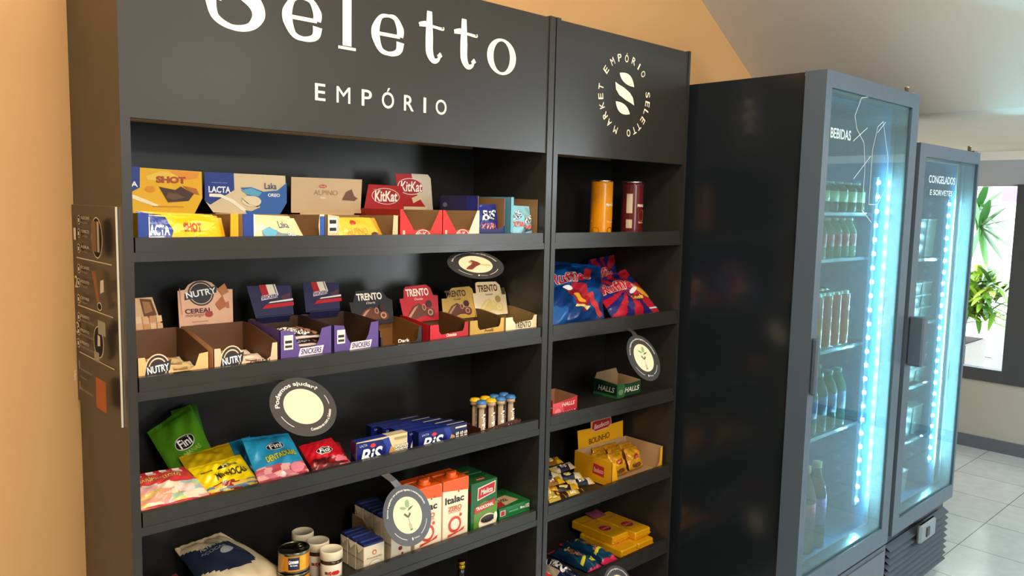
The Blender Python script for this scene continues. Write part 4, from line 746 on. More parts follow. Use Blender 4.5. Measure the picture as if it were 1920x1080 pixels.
fr = [('p', [(.05,.0),(.35,.0),(.35,.10),(.05,.12)], '28388C'), ('e', .5, .72, .11, .09, 'D0683A'), ('e', .5, .71, .06, .05, 'F0D8B8'), ('t', 'Piracanjuba', .5, .54, .72, .08, '6A7A50', {}), ('e', .55, .24, .33, .22, 'B8A890'), ('e', .55, .24, .31, .20, 'F2E8D8'), ('e', .52, .18, .16, .10, 'C02A34'), ('e', .66, .14, .12, .07, 'A81E2C')]
c0 = drink(.5595, .030, 'front small drink carton with strawberry print, in the row of three', .0815, .062, .036, fr, 'small drink cartons')
for i in range(2): copy_thing(c0, (0, .0385*(i+1), 0), ['middle small drink carton in the row of three', 'rearmost small drink carton in the row of three'][i])
c1 = drink(.642, .030, 'front tall drink carton, mostly behind the round shelf tag', .122, .064, .042, [('e', .45, .35, .10, .05, '8A2A3A'), ('e', .55, .22, .05, .03, '8A2A3A'), ('r', .0, .92, 1, 1, 'D0C0A0')], 'tall drink cartons')
for i in range(3): copy_thing(c1, (0, .0445*(i+1), 0), ['second tall drink carton behind the round tag', 'third tall drink carton behind the round tag', 'rearmost tall drink carton behind the round tag'][i])
mb = MB(); panel(mb, Flat((.640, .215, z), (0,-1,0), (0,0,1)), [(0,0),(.135,0),(.135,.055),(.10,.075),(.085,.060),(.05,.085),(0,.085)], .0016, ('9A7C58', 'card'), (KR, 'card'))
mb.build('cardboard_sleeve', label='torn brown cardboard sleeve around the tall drink cartons', category='box')
# milk cartons
mk = [('p', [(0,.86),(1,.80),(1,1),(0,1)], 'E25A1C'), ('t', 'Italac', .45, .70, .72, .10, '20201E', {'bold': .03}), ('p', [(.56,.80),(.60,.84),(.64,.80)], 'C03A2A'), ('p', [(.68,.82),(.72,.86),(.76,.82)], 'C03A2A'), ('t', 'ZERO', .46, .565, .52, .065, 'C8603A', {'bold': .03}), ('t', 'LACTOSE', .46, .51, .48, .03, 'C8805A', {'bold': .02}),
      ('e', .46, .31, .25, .125, 'D0402A'), ('e', .46, .31, .17, .085, 'F0DFC4'), ('p', [(.16,.13),(.80,.19),(.84,.24),(.62,.19),(.20,.17)], 'D0402A'), ('e', .68, .44, .05, .025, 'D0402A'), ('r', .15, .045, .72, .065, 'E0A080')]
def milk(x0, label, w_=.090):
    t = thing('milk_carton', (x0+w_/2, .0675, z), label, 'carton', 'milk cartons'); mb = MB()
    carton(mb, x0, x0+w_, .030, .115, z, z+.183, 'F2E0C4', 'gloss', front=mk, left=[('r', 0, .86, 1, 1, 'C04A18'), ('p', [(.1,.4),(.3,.42),(.3,.6),(.1,.6)], 'D8C8A8'), ('e', .6, .3, .2, .1, 'C8B898')], top=[('r', 0, 0, 1, 1, 'E8591A')])
    mb.box((x0+.002, .031, z+.183), (x0+w_-.002, .114, z+.1845), ('E8591A', 'gloss')); mb.box((x0+.003, .082, z+.1845), (x0+w_-.003, .088, z+.187), ('F0763A', 'gloss'))
    mb.build('box', t); mb = MB()
    mb.lathe([(.0185, 0), (.0185, .003), (.0145, .004), (.0145, .012), (.0135, .0135), (0, .0138)], (x0+w_/2+.004, .058, z+.1845), lambda k, th: ('F0641C', 'plastic'), 28); mb.build('cap', t); return t
m0 = milk(.812, 'right milk carton with orange top, fully visible beside the coffee pack'); copy_thing(m0, (-.0945, .0, 0), 'left milk carton with orange top, partly behind the round shelf tag')
# coffee bricks, tea boxes
cf_ = [('p', [(0,0),(1,0),(1,.55),(.5,.62),(0,.5)], '5E8A28'), ('p', [(0,0),(.1,0),(.12,.6),(0,.7)], '1E5A2A'), ('p', [(.22,.66),(.90,.74),(.92,.96),(.24,.90)], 'E8D8C0'), ('p', [(.25,.685),(.87,.755),(.89,.94),(.27,.88)], 'B81C24'), ('t', 'Melitta', .57, .81, .46, .10, 'F8ECD8', {'shear': .3, 'bold': .01, 'rot': .06}), ('p', [(.12,.42),(.90,.50),(.90,.62),(.12,.54)], 'C03028'), ('t', 'TRADICIONAL', .51, .52, .66, .06, 'F8E8D8', {'bold': .03, 'rot': .06}),
       ('e', .62, .20, .34, .17, 'F2E6CC'), ('e', .62, .27, .31, .09, 'D8C8A8'), ('e', .62, .27, .27, .07, '2A1A14'), ('e', .92, .27, .07, .09, 'F2E6CC'), ('p', [(.34,.18),(.90,.18),(.78,.0),(.46,.0)], 'F2E6CC')]
def coffee(y0, label):
    t = thing('coffee_pack', (.962, y0+.032, z), label, 'coffee', 'coffee packs'); mb = MB()
    carton(mb, .913, 1.012, y0, y0+.064, z, z+.155, '1E5A2C', 'gloss', front=cf_, left=[('p', [(.6,.6),(1,.62),(1,.85),(.6,.82)], '8A1A20'), ('r', 0, 0, .4, 1, '18482A')], top=[('r', .1, .48, .9, .56, '2A6A3A'), ('p', [(.30,.2),(.62,.2),(.70,.42),(.36,.42)], 'A8242A'), ('t', 'Melitta', .50, .30, .26, .12, 'F0D8C8')])
    mb.build('pack', t); return t
k0 = coffee(.030, 'green vacuum coffee pack with red emblem and cup picture, right of the milk'); copy_thing(k0, (0, .070, 0), 'green coffee pack standing behind the front coffee pack')
def teabox(z0, label):
    t = thing('filter_box', (1.09, .09, z0), label, 'box', 'flat green boxes'); mb = MB()
    carton(mb, 1.020, 1.148, .03, .152, z0, z0+.0272, '1E6A34', 'gloss', front=[('r', .04, .15, .20, .75, 'E8D8C8'), ('r', .06, .2, .18, .7, 'B8302C'), ('t', '102', .90, .5, .12, .4, 'F4F0E0', {'bold': .022}), ('t', 'filtros', .74, .48, .14, .25, 'F4F0E0', {'bold': .03}), ('r', .30, .35, .60, .5, '58A068')],
           top=[('p', [(.18,.08),(.80,.2),(.72,.62),(.20,.55)], 'C8A884'), ('p', [(.05,.05),(.30,.10),(.35,.35),(.1,.4)], 'A8302C'), ('t', '102', .45, .38, .22, .14, '3A2A24', {'bold': .03})], left=[('r', 0, 0, 1, 1, '174F28')])
    mb.build('box', t); return t
f0 = teabox(z, 'lower of the two flat green boxes at the right end of the fourth shelf'); copy_thing(f0, (0, 0, .0277), 'upper of the two flat green boxes, printed 102')

# ---- cake tray and bars (right unit, fourth shelf)
t = tray('display_box', 'yellow cake display box with tall header card, low in the narrow unit', 1.532, 1.815, .03, .20, z, .090, .090,
     [(0,0),(1,0),(1,.088),(.955,.088),(.94,.034),(.90,.020),(.30,.012),(.12,.020),(.075,.060),(.07,.085),(0,.088)], 'F0AC10', cin='C4A078', card=GEO['card_bol'],
     left=[('r', .05, .1, .98, .95, 'E8A40C'), ('p', [(.50,.35),(.80,.30),(.80,.70),(.52,.75)], 'B8242A'), ('t', 'Bauducco', .66, .52, .24, .18, 'F8E0D0')],
     cart=[('p', [(.30,.97),(.70,.985),(.72,.80),(.66,.68),(.36,.64),(.28,.76)], 'D8B8A0'), ('p', [(.31,.955),(.685,.97),(.705,.80),(.65,.70),(.37,.665),(.295,.76)], 'B01E26'), ('t', 'Bauducco', .50, .82, .32, .14, 'F8E0D0', {'shear': .3, 'rot': .08, 'bold': .01}), ('t', 'BOLINHO', .46, .42, .44, .17, '4A3210', {'bold': .01, 'rot': .06})])
for q in t.children:
    pass
pq = [('p', [(.30,.42),(.74,.46),(.70,.66),(.32,.62)], 'B8242A'), ('t', 'Bauducco', .52, .54, .34, .08, 'F8E0D0'), ('e', .5, .16, .28, .10, '7A4A1C'), ('p', [(.15,.78),(.85,.84),(.82,.92),(.2,.88)], 'C8900C')]
ppos = [(1.580,.10), (1.605,.135), (1.645,.095), (1.690,.135), (1.740,.10), (1.765,.145), (1.650,.170), (1.712,.172)]
for i, (x, y) in enumerate(ppos):
    bar('yellow wrapped little cake in the yellow box, %s' % ['front left', 'behind the front left one', 'front centre', 'behind the front centre one', 'front right', 'behind the front right one', 'rear left against the header card', 'rear middle against the header card'][i],
        [(x-.036, y+.022, z+.082), (x+.036, y+.022, z+.080), (x+.040, y-.012, z+.008), (x-.038, y-.012, z+.008)], .016, lambda s, t: 'DFA018' if abs(t-.5) < .44 else 'B07A14', pq, name='wrapped_cake', cat='cake', group='wrapped cakes', seed=110+i, nx=18, ny=18, wr=.25)
R9 = random.Random(4)
bl = [('yellow-black', 'C99A1C', '241A1E'), ('cream-navy', 'D8C8A4', '1A2038'), ('yellow', 'E0A814', '8A5A14'), ('brown', '3A1C1A', 'C8A83A')]
places = ['back left corner', 'rear middle', 'rear right', 'left side of the pile', 'centre of the pile', 'right side of the pile', 'front left corner', 'front middle', 'front right', 'top left', 'top centre', 'top right', 'very front left', 'very front right']
for i in range(14):
    r_, c_ = divmod(i, 3); x = 1.262+.085*c_+.02*(r_ % 2)+R9.uniform(-.008, .008); y = .215-.042*r_ + .008*c_
    if i > 11: x = 1.255+.10*(i-12); y = .040
    lv = max(0, 3-r_); zz = z+.006+.013*lv; a_ = R9.uniform(-.35, .25)-.15; L = .052; w_ = .017
    u_ = V((math.cos(a_), math.sin(a_), R9.uniform(-.12, .05))); v_ = V((-math.sin(a_), math.cos(a_), .35)); cpt = V((max(1.268, min(x, 1.46)), max(y, .048), zz+.012))
    nm, c1_, c2_ = bl[[0, 0, 2, 0, 1, 1, 0, 2, 1, 3, 0, 1, 3, 3][i]]
    bar('%s wrapped sweet bar in the pile beside the cakes: %s' % (nm, places[i]), [cpt-u_*L+v_*w_, cpt+u_*L+v_*w_, cpt+u_*L-v_*w_, cpt-u_*L-v_*w_], .010,
        (lambda c1_, c2_: (lambda s, t: 'F0C020' if s < .08 or s > .92 else (c2_ if .3 < s < .72 and t < .75 else c1_)))(c1_, c2_), [('t', 'BIB', .5, .5, .22, .4, 'F4E8D0', {'bold': .022})] if i % 2 else [('e', .5, .55, .14, .25, 'D8C070')], group='loose sweet bars', seed=130+i, nx=18, ny=8, zmin=z+.001, back=.4)
    # piled bars rest on the ones below

# ================================================================= FIFTH SHELF
z = ZB[4]
t = thing('glass_bottle', (.955, .12, z), 'small dark bottle with a gold cap on the fifth shelf', 'bottle'); mb = MB()
mb.lathe([(.022, 0), (.025, .003), (.025, .09), (.022, .105), (.012, .125), (.0105, .130), (.0105, .152)], (.955, .12, z), ('15120E', 'gloss'), 28); mb.build('glass_body', t)
mb = MB(); mb.lathe([(.0125, 0), (.0132, .001), (.0132, .010), (.0122, .011), (.0132, .012), (.0132, .021), (.012, .023), (0, .0232)], (.955, .12, z+.148), ('C89A30', 'metal'), 28); mb.build('cap', t)
yb = [('e', .46, .36, .30, .13, 'E8A070'), ('e', .46, .36, .27, .11, 'B0242A'), ('t', 'Bauducco', .46, .36, .40, .06, 'F0C8B8', {'rot': .0}), ('r', .1, .75, .8, .78, 'C08A50'), ('r', .05, .62, .9, .63, 'D89A10')]
def ypack(x0, y0, z0, label, tilt=0):
    t = thing('biscuit_pack', (x0+.045, y0+.105, z0), label, 'biscuits', 'yellow biscuit packs'); mb = MB()
    w_, d_, h_ = .088, .200, .030
    mb.bevbox((x0, y0, z0), (x0+w_, y0+d_, z0+h_), ('E2A412', 'foil'), .004); draw(mb, Flat((x0, y0, z0+h_), (1,0,0), (0,1,0)), w_, d_, yb, 'gloss')
    mb.box((x0+.004, y0-.006, z0+.012), (x0+w_-.004, y0+.002, z0+.0135), ('D89A10', 'foil')); mb.build('wrapper', t); return t
y0_ = ypack(1.622, .045, z, 'yellow biscuit pack on the fifth shelf, lower left of the yellow pile')
copy_thing(y0_, (.0925, 0, 0), 'yellow biscuit pack on the fifth shelf, lower right of the yellow pile')
copy_thing(y0_, (.102, .022, .0305), 'yellow biscuit pack lying on top of the two lower ones')
copy_thing(y0_, (.010, .050, .0305), 'faded yellow biscuit pack at the back of the pile, left on top')
mb = MB(); pillow(mb, [(1.70,.29,z+.072), (1.765,.29,z+.072), (1.765,.24,z+.064), (1.70,.24,z+.064)], .011, '7A3A50', (), nx=14, ny=10, seed=3, back=.3); mb.build('biscuit_pack', label='small mauve packet at the very back of the yellow pile', category='biscuits')
def along(label, x0, x1, y0, y1, z0, hb_, col, art, name, grp, seed):
    return bar(label, [(x0-.004, y1, z0+.008), (x1-.004, y1, z0+.008), (x1, y0, z0+.006), (x0, y0, z0+.006)], hb_, col, art, name=name, cat='biscuits', group=grp, seed=seed, nx=16, ny=34, zmin=z+.001, back=.3, pw=.4)
stc = lambda s, t: 'D82A62' if t < .10 or t > .93 else ('12405E' if s > .15 else '0C2C48')
sta = [('p', [(.10,.22),(.5,.28),(.9,.20),(.85,.30),(.5,.33),(.15,.30)], 'E8D83A'), ('t', 'Spacial', .5, .52, .75, .08, 'C87A5A', {'bold': .03, 'rot': PI/2}), ('e', .5, .72, .2, .04, 'D8C070')]
sta[1] = ('t', 'Spacial', .5, .50, 1.05, .10, 'C87A5A', {'bold': .03, 'rot': PI/2})
along('dark blue biscuit roll with pink ends, left of the pair', 1.445, 1.520, .028, .235, z, .028, stc, sta, 'biscuit_roll', 'pink-ended biscuit rolls', 140)
along('dark blue biscuit roll with pink ends, right of the pair beside the yellow packs', 1.532, 1.606, .045, .260, z, .028, stc, sta, 'biscuit_roll', 'pink-ended biscuit rolls', 141)
orc = lambda s, t: '101C3A' if s > .22 else 'B8A890' if .3 < t < .6 else '16264E'
ora = [('t', 'OREO', .60, .48, 1.9, .18, 'F0EEE8', {'bold': .07, 'rot': -PI/2, 'out': ('16264E', .02)}), ('r', .3, .04, .7, .10, 'D8D8D8')]
ora = [('t', 'OREO', .60, .46, 1.35, .22, 'F0EEE8', {'bold': .022, 'rot': -PI/2}), ('r', .3, .05, .7, .09, 'D8D8D8')]
along('navy biscuit roll with big white letters, next to the pink-ended rolls', 1.335, 1.405, .028, .225, z, .026, orc, ora, 'biscuit_roll', 'navy biscuit rolls', 142)
along('navy biscuit roll with big white letters, nearer the divider', 1.255, 1.325, .028, .215, z, .026, orc, ora, 'biscuit_roll', 'navy biscuit rolls', 143)
along('grey-blue packet at the back left of the fifth shelf', 1.23, 1.30, .235, .30, z, .022, '26303E', (), 'food_packet', 'packets', 144)
bar('red and blue packet on top of the navy rolls, at the divider', [(1.202,.085,z+.062), (1.262,.085,z+.062), (1.270,.030,z+.048), (1.202,.030,z+.048)], .009, lambda s, t: 'D82E2A' if t < .55 else '2A5A78', name='food_packet', cat='biscuits', seed=145, nx=16, ny=16)

# ================================================================= ROUND SHELF TAGS
def wobbler(label, c, nrm, rot, art, base, r=.075):
    nrm = V(nrm).normalized(); Vd = (V((0,0,1))-nrm*nrm.z).normalized(); Ud = Vd.cross(nrm)
    U_ = Ud*math.cos(rot)+Vd*math.sin(rot); V_ = -Ud*math.sin(rot)+Vd*math.cos(rot); c = V(c)
    t = thing('shelf_tag', tuple(c), label, 'sign', 'round shelf tags'); S = Flat(c, U_, V_)
    pts = [(r*math.cos(2*PI*i/64), r*math.sin(2*PI*i/64)) for i in range(64)]
    mb = MB(); panel(mb, S, pts, .0008, ('3C3A3A', 'board'), ('3C3A3A', 'board'))
    pc = [(x*.60, y*.60) for x, y in pts]; poly(mb, S, pc, ('E4D4B2', 'card'), .0003)
    for a in art:
        if a[0] == 'arc': text(mb, S, a[1], a[5]*math.cos(a[2]), a[5]*math.sin(a[2]), a[3], a[4], ('E8E2D8', 'card'), .0005, bold=.02, rot=a[2]-PI/2 if a[5] > 0 and not a[6] else a[2]+PI/2, arc=a[5] if not a[6] else -a[5])
        elif a[0] == 'line':
            p_ = []; 
            for i in range(9): q = a[1]+(a[2]-a[1])*i/8; p_.append((.0605*math.cos(q), .0605*math.sin(q)))
            for i in range(8, -1, -1): q = a[1]+(a[2]-a[1])*i/8; p_.append((.0592*math.cos(q), .0592*math.sin(q)))
            poly(mb, S, p_, ('E8E2D8', 'card'), .0005)
        else: draw(mb, Flat(S(-.045, -.045), U_, V_), .09, .09, [a], 'card', .0006)
    mb.build('disc', t)
    top = S(0, r*.93, -.0012); b_ = V(base); mb = MB(); w_ = U_*.011; mid = (top+b_)/2+V((0, -.006, .002)); g = V((0, .0004, -.0004))
    P = [top-w_, top+w_, mid-w_*.95+g*0, mid+w_*.95, b_-V((.012,0,0)), b_+V((.012,0,0))]; lo_ = S(0, r*.70, -.0012); P = [lo_-w_, lo_+w_]+P
    n_ = len(P)//2; off = V((0, .0006, -.0004))
    mb.add(P, [(2*i, 2*i+1, 2*i+3, 2*i+2) for i in range(n_-1)], ('4A4848', 'plastic')); mb.add([q+off for q in P], [(2*i+2, 2*i+3, 2*i+1, 2*i) for i in range(n_-1)], ('4A4848', 'plastic'))
    mb.build('strap', t); return t
plant = [('e', .58, .80, .075, .11, '8FA87A', -.3), ('e', .40, .72, .11, .04, '8FA87A', -.35), ('p', [(.52,.60),(.60,.68),(.78,.70),(.66,.63)], '5E7050'), ('p', [(.36,.55),(.42,.58),(.50,.48),(.58,.56),(.62,.50),(.50,.42),(.44,.46)], '5E5E48'), ('r', .49, .26, .505, .46, '7A8468'), ('r', .44, .10, .54, .26, 'B8B094'), ('e', .49, .10, .05, .02, '6A6048')]
ptxt = [('arc', 'Somos engajados em práticas ligadas à sustentabilidade', PI/2, .172, .0062, .0615, False), ('line', -2.65, -1.95), ('line', -.45, -1.15)]
stxt = [('e', .44, -.135, .03, .02, 'E8E2D8', .6), ('e', .44, -.165, .03, .02, 'E8E2D8', .6), ('t', 'Seletto', .60, -.15, .20, .045, 'E8E2D8', {})]
hand = [('p', [(.14,.20),(.32,.18),(.48,.36),(.66,.50),(.60,.62),(.44,.74),(.36,.70),(.42,.60),(.36,.48),(.22,.34)], '7A3A2C'), ('p', [(.36,.70),(.30,.62),(.38,.52),(.44,.60)], 'C8907A'), ('p', [(.62,.52),(.94,.46),(.94,.38),(.66,.46)], 'D8B070')]
wobbler('round tag tilted up, picturing an outstretched arm, under the top shelf', (.8567, -.0370, 1.4350), (-.464, -1, 2.377), .0, hand+[('arc', 'Amor, dedicação e qualidade em todo o processo', PI/2, .165, .006, .0615, False), ('line', -2.65, -1.95), ('line', -.45, -1.15)]+stxt, (.84, -.0014, 1.470))
wobbler('round tag lettered Podemos ajudar, hanging below the second shelf at left', (.3381, -.0734, 1.1448), (-.027, -1, .978), -.12,
        [('arc', 'Podemos ajudar?', 2.0, .135, .0125, .0575, False), ('arc', 'Conecte-se com a Seletto', -.85, .078, .0065, .0585, True), ('line', .05, .45), ('line', -2.75, -2.15)], (.318, -.0014, 1.195))
wobbler('round tag picturing a seedling, in front of the milk cartons', (.6359, -.0501, .8141), (.078, -1, .42), .05, plant+ptxt+stxt, (.600, -.0014, .915))
wobbler('round tag picturing a seedling, hanging in the narrow right unit', (1.4545, -.1416, 1.1327), (.047, -1, .564), -.10, plant+ptxt+stxt, (1.545, -.0014, 1.198))
wobbler('round tag at the bottom of the narrow unit, only its dark top edge in view', (1.44, -.09, .372), (.047, -1, .5), 0, ptxt, (1.46, -.0014, .355), r=.072)

# ================================================================= FRIDGES
DK = ('1C2126', 'black'); FRM = ('4C5A68', 'plastic'); GSK = ('C8B49A', 'plastic'); INT = ('5A90BC', 'gloss'); MET = ('B8C4C8', 'metal')  # FRM takes the bluish glare haze into the frame's grey
def fridge(label, x0, x1, top, dz, gx0, gx1, gz0, gz1, led, shelf_z, cat='fridge'):
    yb, yf, yd = .30, -.405, -.480; e = .035; L = (x0+x1)/2
    t = thing('display_fridge', (L, -.08, 0), label, cat)
    mb = MB()
    mb.box((x0, yf, .02), (x0+e, yb, top), DK); mb.box((x1-e, yf, .02), (x1, yb, top), DK)
    mb.box((x0+e, yb-e, .02), (x1-e, yb, top), DK); mb.box((x0+e, yf, top-e), (x1-e, yb-e, top), DK); mb.box((x0+e, yf, .02), (x1-e, yb-e, dz+.02), DK)
    i = .004                                                         # pale inner liner
    mb.box((x0+e, yf+.002, dz+.02), (x0+e+i, yb-e, top-e), INT); mb.box((x1-e-i, yf+.002, dz+.02), (x1-e, yb-e, top-e), INT)
    mb.box((x0+e, yb-e-i, dz+.02), (x1-e, yb-e, top-e), INT); mb.box((x0+e, yf+.002, top-e-i), (x1-e, yb-e, top-e), INT); mb.box((x0+e, yf+.002, dz+.02), (x1-e, yb-e, dz+.024), INT)
    for fx in (x0+.05, x1-.05):
        for fy in (yf+.05, yb-.05): mb.lathe([(.018, 0), (.018, .02)], (fx, fy, 0), ('202020', 'plastic'), 12)
    mb.build('cabinet', t)
    mb = MB()                                                        # frame of the door
    a = yf-.006
    for q in (((x0-.015, yd, dz), (gx0, a, top)), ((gx1, yd, dz), (x1-.02, a, top)), ((gx0, yd, dz), (gx1, a, gz0)), ((gx0, yd, gz1), (gx1, a, top))): mb.box(*q, FRM)
    mb.box((x0-.009, a, dz+.004), (x1-.026, yf-.0005, dz+.02), GSK); mb.box((x0-.006, a, top-.012), (x1-.026, yf-.0005, top-.004), GSK); mb.box((x0-.002, a, dz+.004), (x0+.02, yf-.0005, top-.004), GSK); mb.box((x1-.06, a, dz+.004), (x1-.026, yf-.0005, top-.004), GSK)
    for q in (((gx0, yd+.010, gz0), (gx0+.010, yd+.05, gz1)), ((gx1-.010, yd+.010, gz0), (gx1, yd+.05, gz1)), ((gx0, yd+.010, gz0), (gx1, yd+.05, gz0+.010)), ((gx0, yd+.010, gz1-.010), (gx1, yd+.05, gz1))): mb.box(*q, ('9AA6AC', 'metal'))
    d = mb.build('door', t)
    mb = MB(); mb.box((gx0, yd+.006, gz0), (gx1, yd+.010, gz1), ('DDEFEE', 'door')); g = mb.build('glass_pane', d)
    mb = MB(); mb.box((gx0+.01, yd+.046, gz0+.01), (gx1-.01, yd+.050, gz1-.01), ('F0F8F8', 'glass')); mb.build('inner_glass', d)
    # light strip on the right side of the opening
    lx, ly, lz0, lz1, nl = led
    mb = MB(); mb.box((lx-.009, ly-.002, lz0-.02), (lx+.013, ly+.010, lz1+.02), LEDS)
    for k in range(nl):
        zz = lz0+(lz1-lz0)*k/(nl-1); mb.lathe([(0, -.007), (.0055, -.005), (.007, 0), (.0055, .005), (0, .007)], (lx, ly-.004, zz), LED, 10)
    mb.build('light_strip', t)
    for zz in shelf_z:
        mb = MB(); mb.box((x0+.042, yf+.03, zz-.006), (x1-.042, yf+.038, zz+.006), MET); mb.box((x0+.042, yb-.06, zz-.004), (x1-.042, yb-.052, zz+.004), MET)
        for j in range(17): xx = x0+.05+(x1-x0-.1)*j/16; mb.box((xx-.0015, yf+.034, zz-.002), (xx+.0015, yb-.055, zz+.001), MET)
        mb.build('wire_shelf', t)
    return t, d, g
LED = bpy.data.materials.new('led_light'); LED.use_nodes = True; b = LED.node_tree.nodes['Principled BSDF']
b.inputs['Emission Color'].default_value = (.42, .80, 1, 1); b.inputs['Emission Strength'].default_value = 1300; b.inputs['Base Color'].default_value = (1, 1, 1, 1)
LEDS = bpy.data.materials.new('led_strip_glow'); LEDS.use_nodes = True; b = LEDS.node_tree.nodes['Principled BSDF']
b.inputs['Emission Color'].default_value = (.16, .50, 1, 1); b.inputs['Emission Strength'].default_value = .9; b.inputs['Base Color'].default_value = (.02, .04, .07, 1)  # strip housing given an added blue glow, imitating haze around the lights
SH1 = [1.585, 1.425, 1.105, .800]
F1, D1, G1 = fridge('tall black glass-door drinks fridge beside the narrow shelves, a strip of blue-white lights inside', 1.865, 2.600, 2.018, .335, 1.888, 2.517, .405, 1.968, (2.475, -.392, .505, 1.702, 24), SH1)
SH2 = [1.40, 1.13, .86, .62]
F2, D2, G2 = fridge('shorter glass-door freezer at the right with a slatted vent below', 2.635, 3.305, 1.853, .345, 2.680, 3.268, .405, 1.805, (3.215, -.392, .515, 1.635, 24), SH2, 'freezer')
ET = ('C6D6DA', 'card')
def etch(g, S, segs, words, W=1.0):
    mb = MB()
    for pl in segs:
        for i in range(len(pl)-1):
            (xa, ya), (xb, yb_) = pl[i], pl[i+1]; dx, dy = xb-xa, yb_-ya; l = math.hypot(dx, dy) or 1; nx_, ny_ = -dy/l*.0012, dx/l*.0012
            poly(mb, S, [(xa-nx_, ya-ny_), (xb-nx_, yb_-ny_), (xb+nx_, yb_+ny_), (xa+nx_, ya+ny_)], ET, .0006)
    for tx, x, y, w_, h_ in words: text(mb, S, tx, x, y, w_, h_, ET, .0006, bold=.02)
    mb.build('printed_graphic', g)
S = Flat((1.888, -.474, 1.60), (1,0,0), (0,0,1))
# sub-sub parts stop at three levels: the print belongs to the door
etch(D1, S, [[(.22,.36),(.18,.30),(.20,.26),(.26,.22),(.28,.14),(.28,.0),(.36,-.04)], [(.22,.36),(.28,.37)], [(.18,.22),(.28,.27)], [(.20,.10),(.32,.18)], [(.33,.02),(.33,.20),(.36,.28),(.40,.30),(.42,.26),(.46,.18),(.46,.08),(.40,.02),(.33,.02)], [(.36,.26),(.42,.30)]], [('BEBIDAS', .09, .235, .14, .030)])
S = Flat((2.680, -.474, 1.60), (1,0,0), (0,0,1)); etch(D2, S, [], [('CONGELADOS', .20, .125, .28, .028), ('E SORVETES', .20, .075, .24, .02)])
# handles, hinges, base panels
mb = MB(); mb.bevbox((2.628, -.535, 1.02), (2.668, -.481, 1.205), FRM, .006); mb.build('handle', D2)
mb = MB(); mb.bevbox((1.856, -.500, 1.02), (1.878, -.481, 1.20), FRM, .005); mb.build('handle', D1)
for Fd, x, zt_ in ((F1, 2.545, 2.018), (F2, 3.255, 1.853)):
    mb = MB(); mb.box((x-.035, -.475, zt_), (x+.012, -.40, zt_+.006), ('B8B0A0', 'metal')); mb.lathe([(.007, 0), (.007, .022), (.010, .024), (0, .027)], (x, -.445, zt_+.004), ('C8C0AC', 'metal'), 14); mb.build('hinge', Fd)
mb = MB(); mb.box((1.872, -.470, .03), (2.595, -.406, .318), ('4A545C', 'plastic')); mb.box((1.885, -.474, .05), (2.580, -.470, .300), ('566068', 'plastic')); mb.build('base_panel', F1)
mb = MB(); mb.box((2.642, -.440, .03), (3.300, -.406, .335), ('2A3036', 'plastic'))
for k in range(9):
    zz = .055+.027*k; mb.add([(2.648, -.470, zz), (3.292, -.470, zz), (3.292, -.444, zz+.017), (2.648, -.444, zz+.017), (2.648, -.440, zz-.002), (3.292, -.440, zz-.002)], [(0,1,2,3), (4,5,1,0)], ('46505A', 'plastic'))
vt = mb.build('vent_grille', F2)
mb = MB(); mb.bevbox((2.90, -.492, .235), (3.07, -.472, .315), ('7A858C', 'plastic'), .008); mb.bevbox((2.955, -.497, .255), (2.990, -.490, .295), ('2E3438', 'plastic'), .004); mb.build('lock_plate', F2)

# ---- drinks
def bottle(label, c, r, h, body, cap, lab, grp, z0=0, neck=.33, fin='clear'):
    t = thing('drink_bottle', (c[0], c[1], c[2]), label, 'bottle', grp); mb = MB(); hb_ = h*(1-neck)
    mb.lathe([(r*.85, 0), (r, .006), (r, hb_*.30), (r*.96, hb_*.5), (r, hb_*.7), (r, hb_), (r*.75, hb_+h*neck*.35), (r*.40, hb_+h*neck*.65), (r*.36, h*.955)], c, (body, fin), 20); mb.build('bottle_body', t)
    mb = MB(); mb.lathe([(r*1.015, hb_*.45), (r*1.015, hb_*.92)], c, (lab, 'card'), 20); mb.build('paper_label', t)
    mb = MB(); mb.lathe([(r*.44, h*.93), (r*.44, h*.995), (r*.3, h), (0, h)], c, (cap, 'plastic'), 14); mb.build('cap', t); return t
def grid(proto_fn, xs, ys, z0, desc):
    first = None
    for j, y in enumerate(ys):
        for i, x in enumerate(xs):
            lb = '%s, %s row, %s' % (desc, ['front', 'second', 'third'][j], ['at the left', 'second from left', 'third from left', 'fourth from left', 'fifth from left', 'sixth from left'][i])
            if first is None: first = proto_fn(lb, (x, y, z0))
            else: copy_thing(first, V((x, y, z0))-first.location, lb)
grid(lambda l, c: bottle(l, c, .031, .105, '2A7A58', 'C8D8C0', 'C8E0B8', 'green bottles', neck=.25), [2.06+.07*i for i in range(6)], [-.345, -.265], SH1[0]+.007, 'squat green-labelled bottle on the fridge\'s highest rack')
grid(lambda l, c: bottle(l, c, .026, .140, '8AB8A0', 'D8E0D8', 'B8383C', 'clear bottles', neck=.35), [2.07+.058*i for i in range(6)], [-.350, -.285], SH1[1]+.007, 'clear bottle with red label on the fridge\'s second rack')
def can(l, c):
    t = thing('drink_can', c, l, 'can', 'orange cans'); mb = MB(); r = .032; h = .20
    mb.lathe([(r*.8, 0), (r, .008), (r, h*.25), (r, h*.5), (r, h*.75), (r, h-.012), (r*.84, h-.002), (r*.84, h), (r*.78, h-.003), (0, h-.003)], c, lambda k, th: ('D06A2C', 'gloss') if k in (1, 2) else (('C85A4C', 'gloss') if k in (3, 4) else ('A8B0B0', 'metal')), 22); mb.build('can_body', t); return t
grid(can, [2.07+.069*i for i in range(5)], [-.342, -.268], SH1[2]+.007, 'tall orange and pink can on the fridge\'s third rack')
grid(lambda l, c: bottle(l, c, .033, .215, '3C9C8C', '2A8A8A', '2A6AA8', 'water bottles'), [2.07+.074*i for i in range(5)], [-.340, -.262], SH1[3]+.007, 'teal water bottle with blue label on the fridge\'s fourth rack')
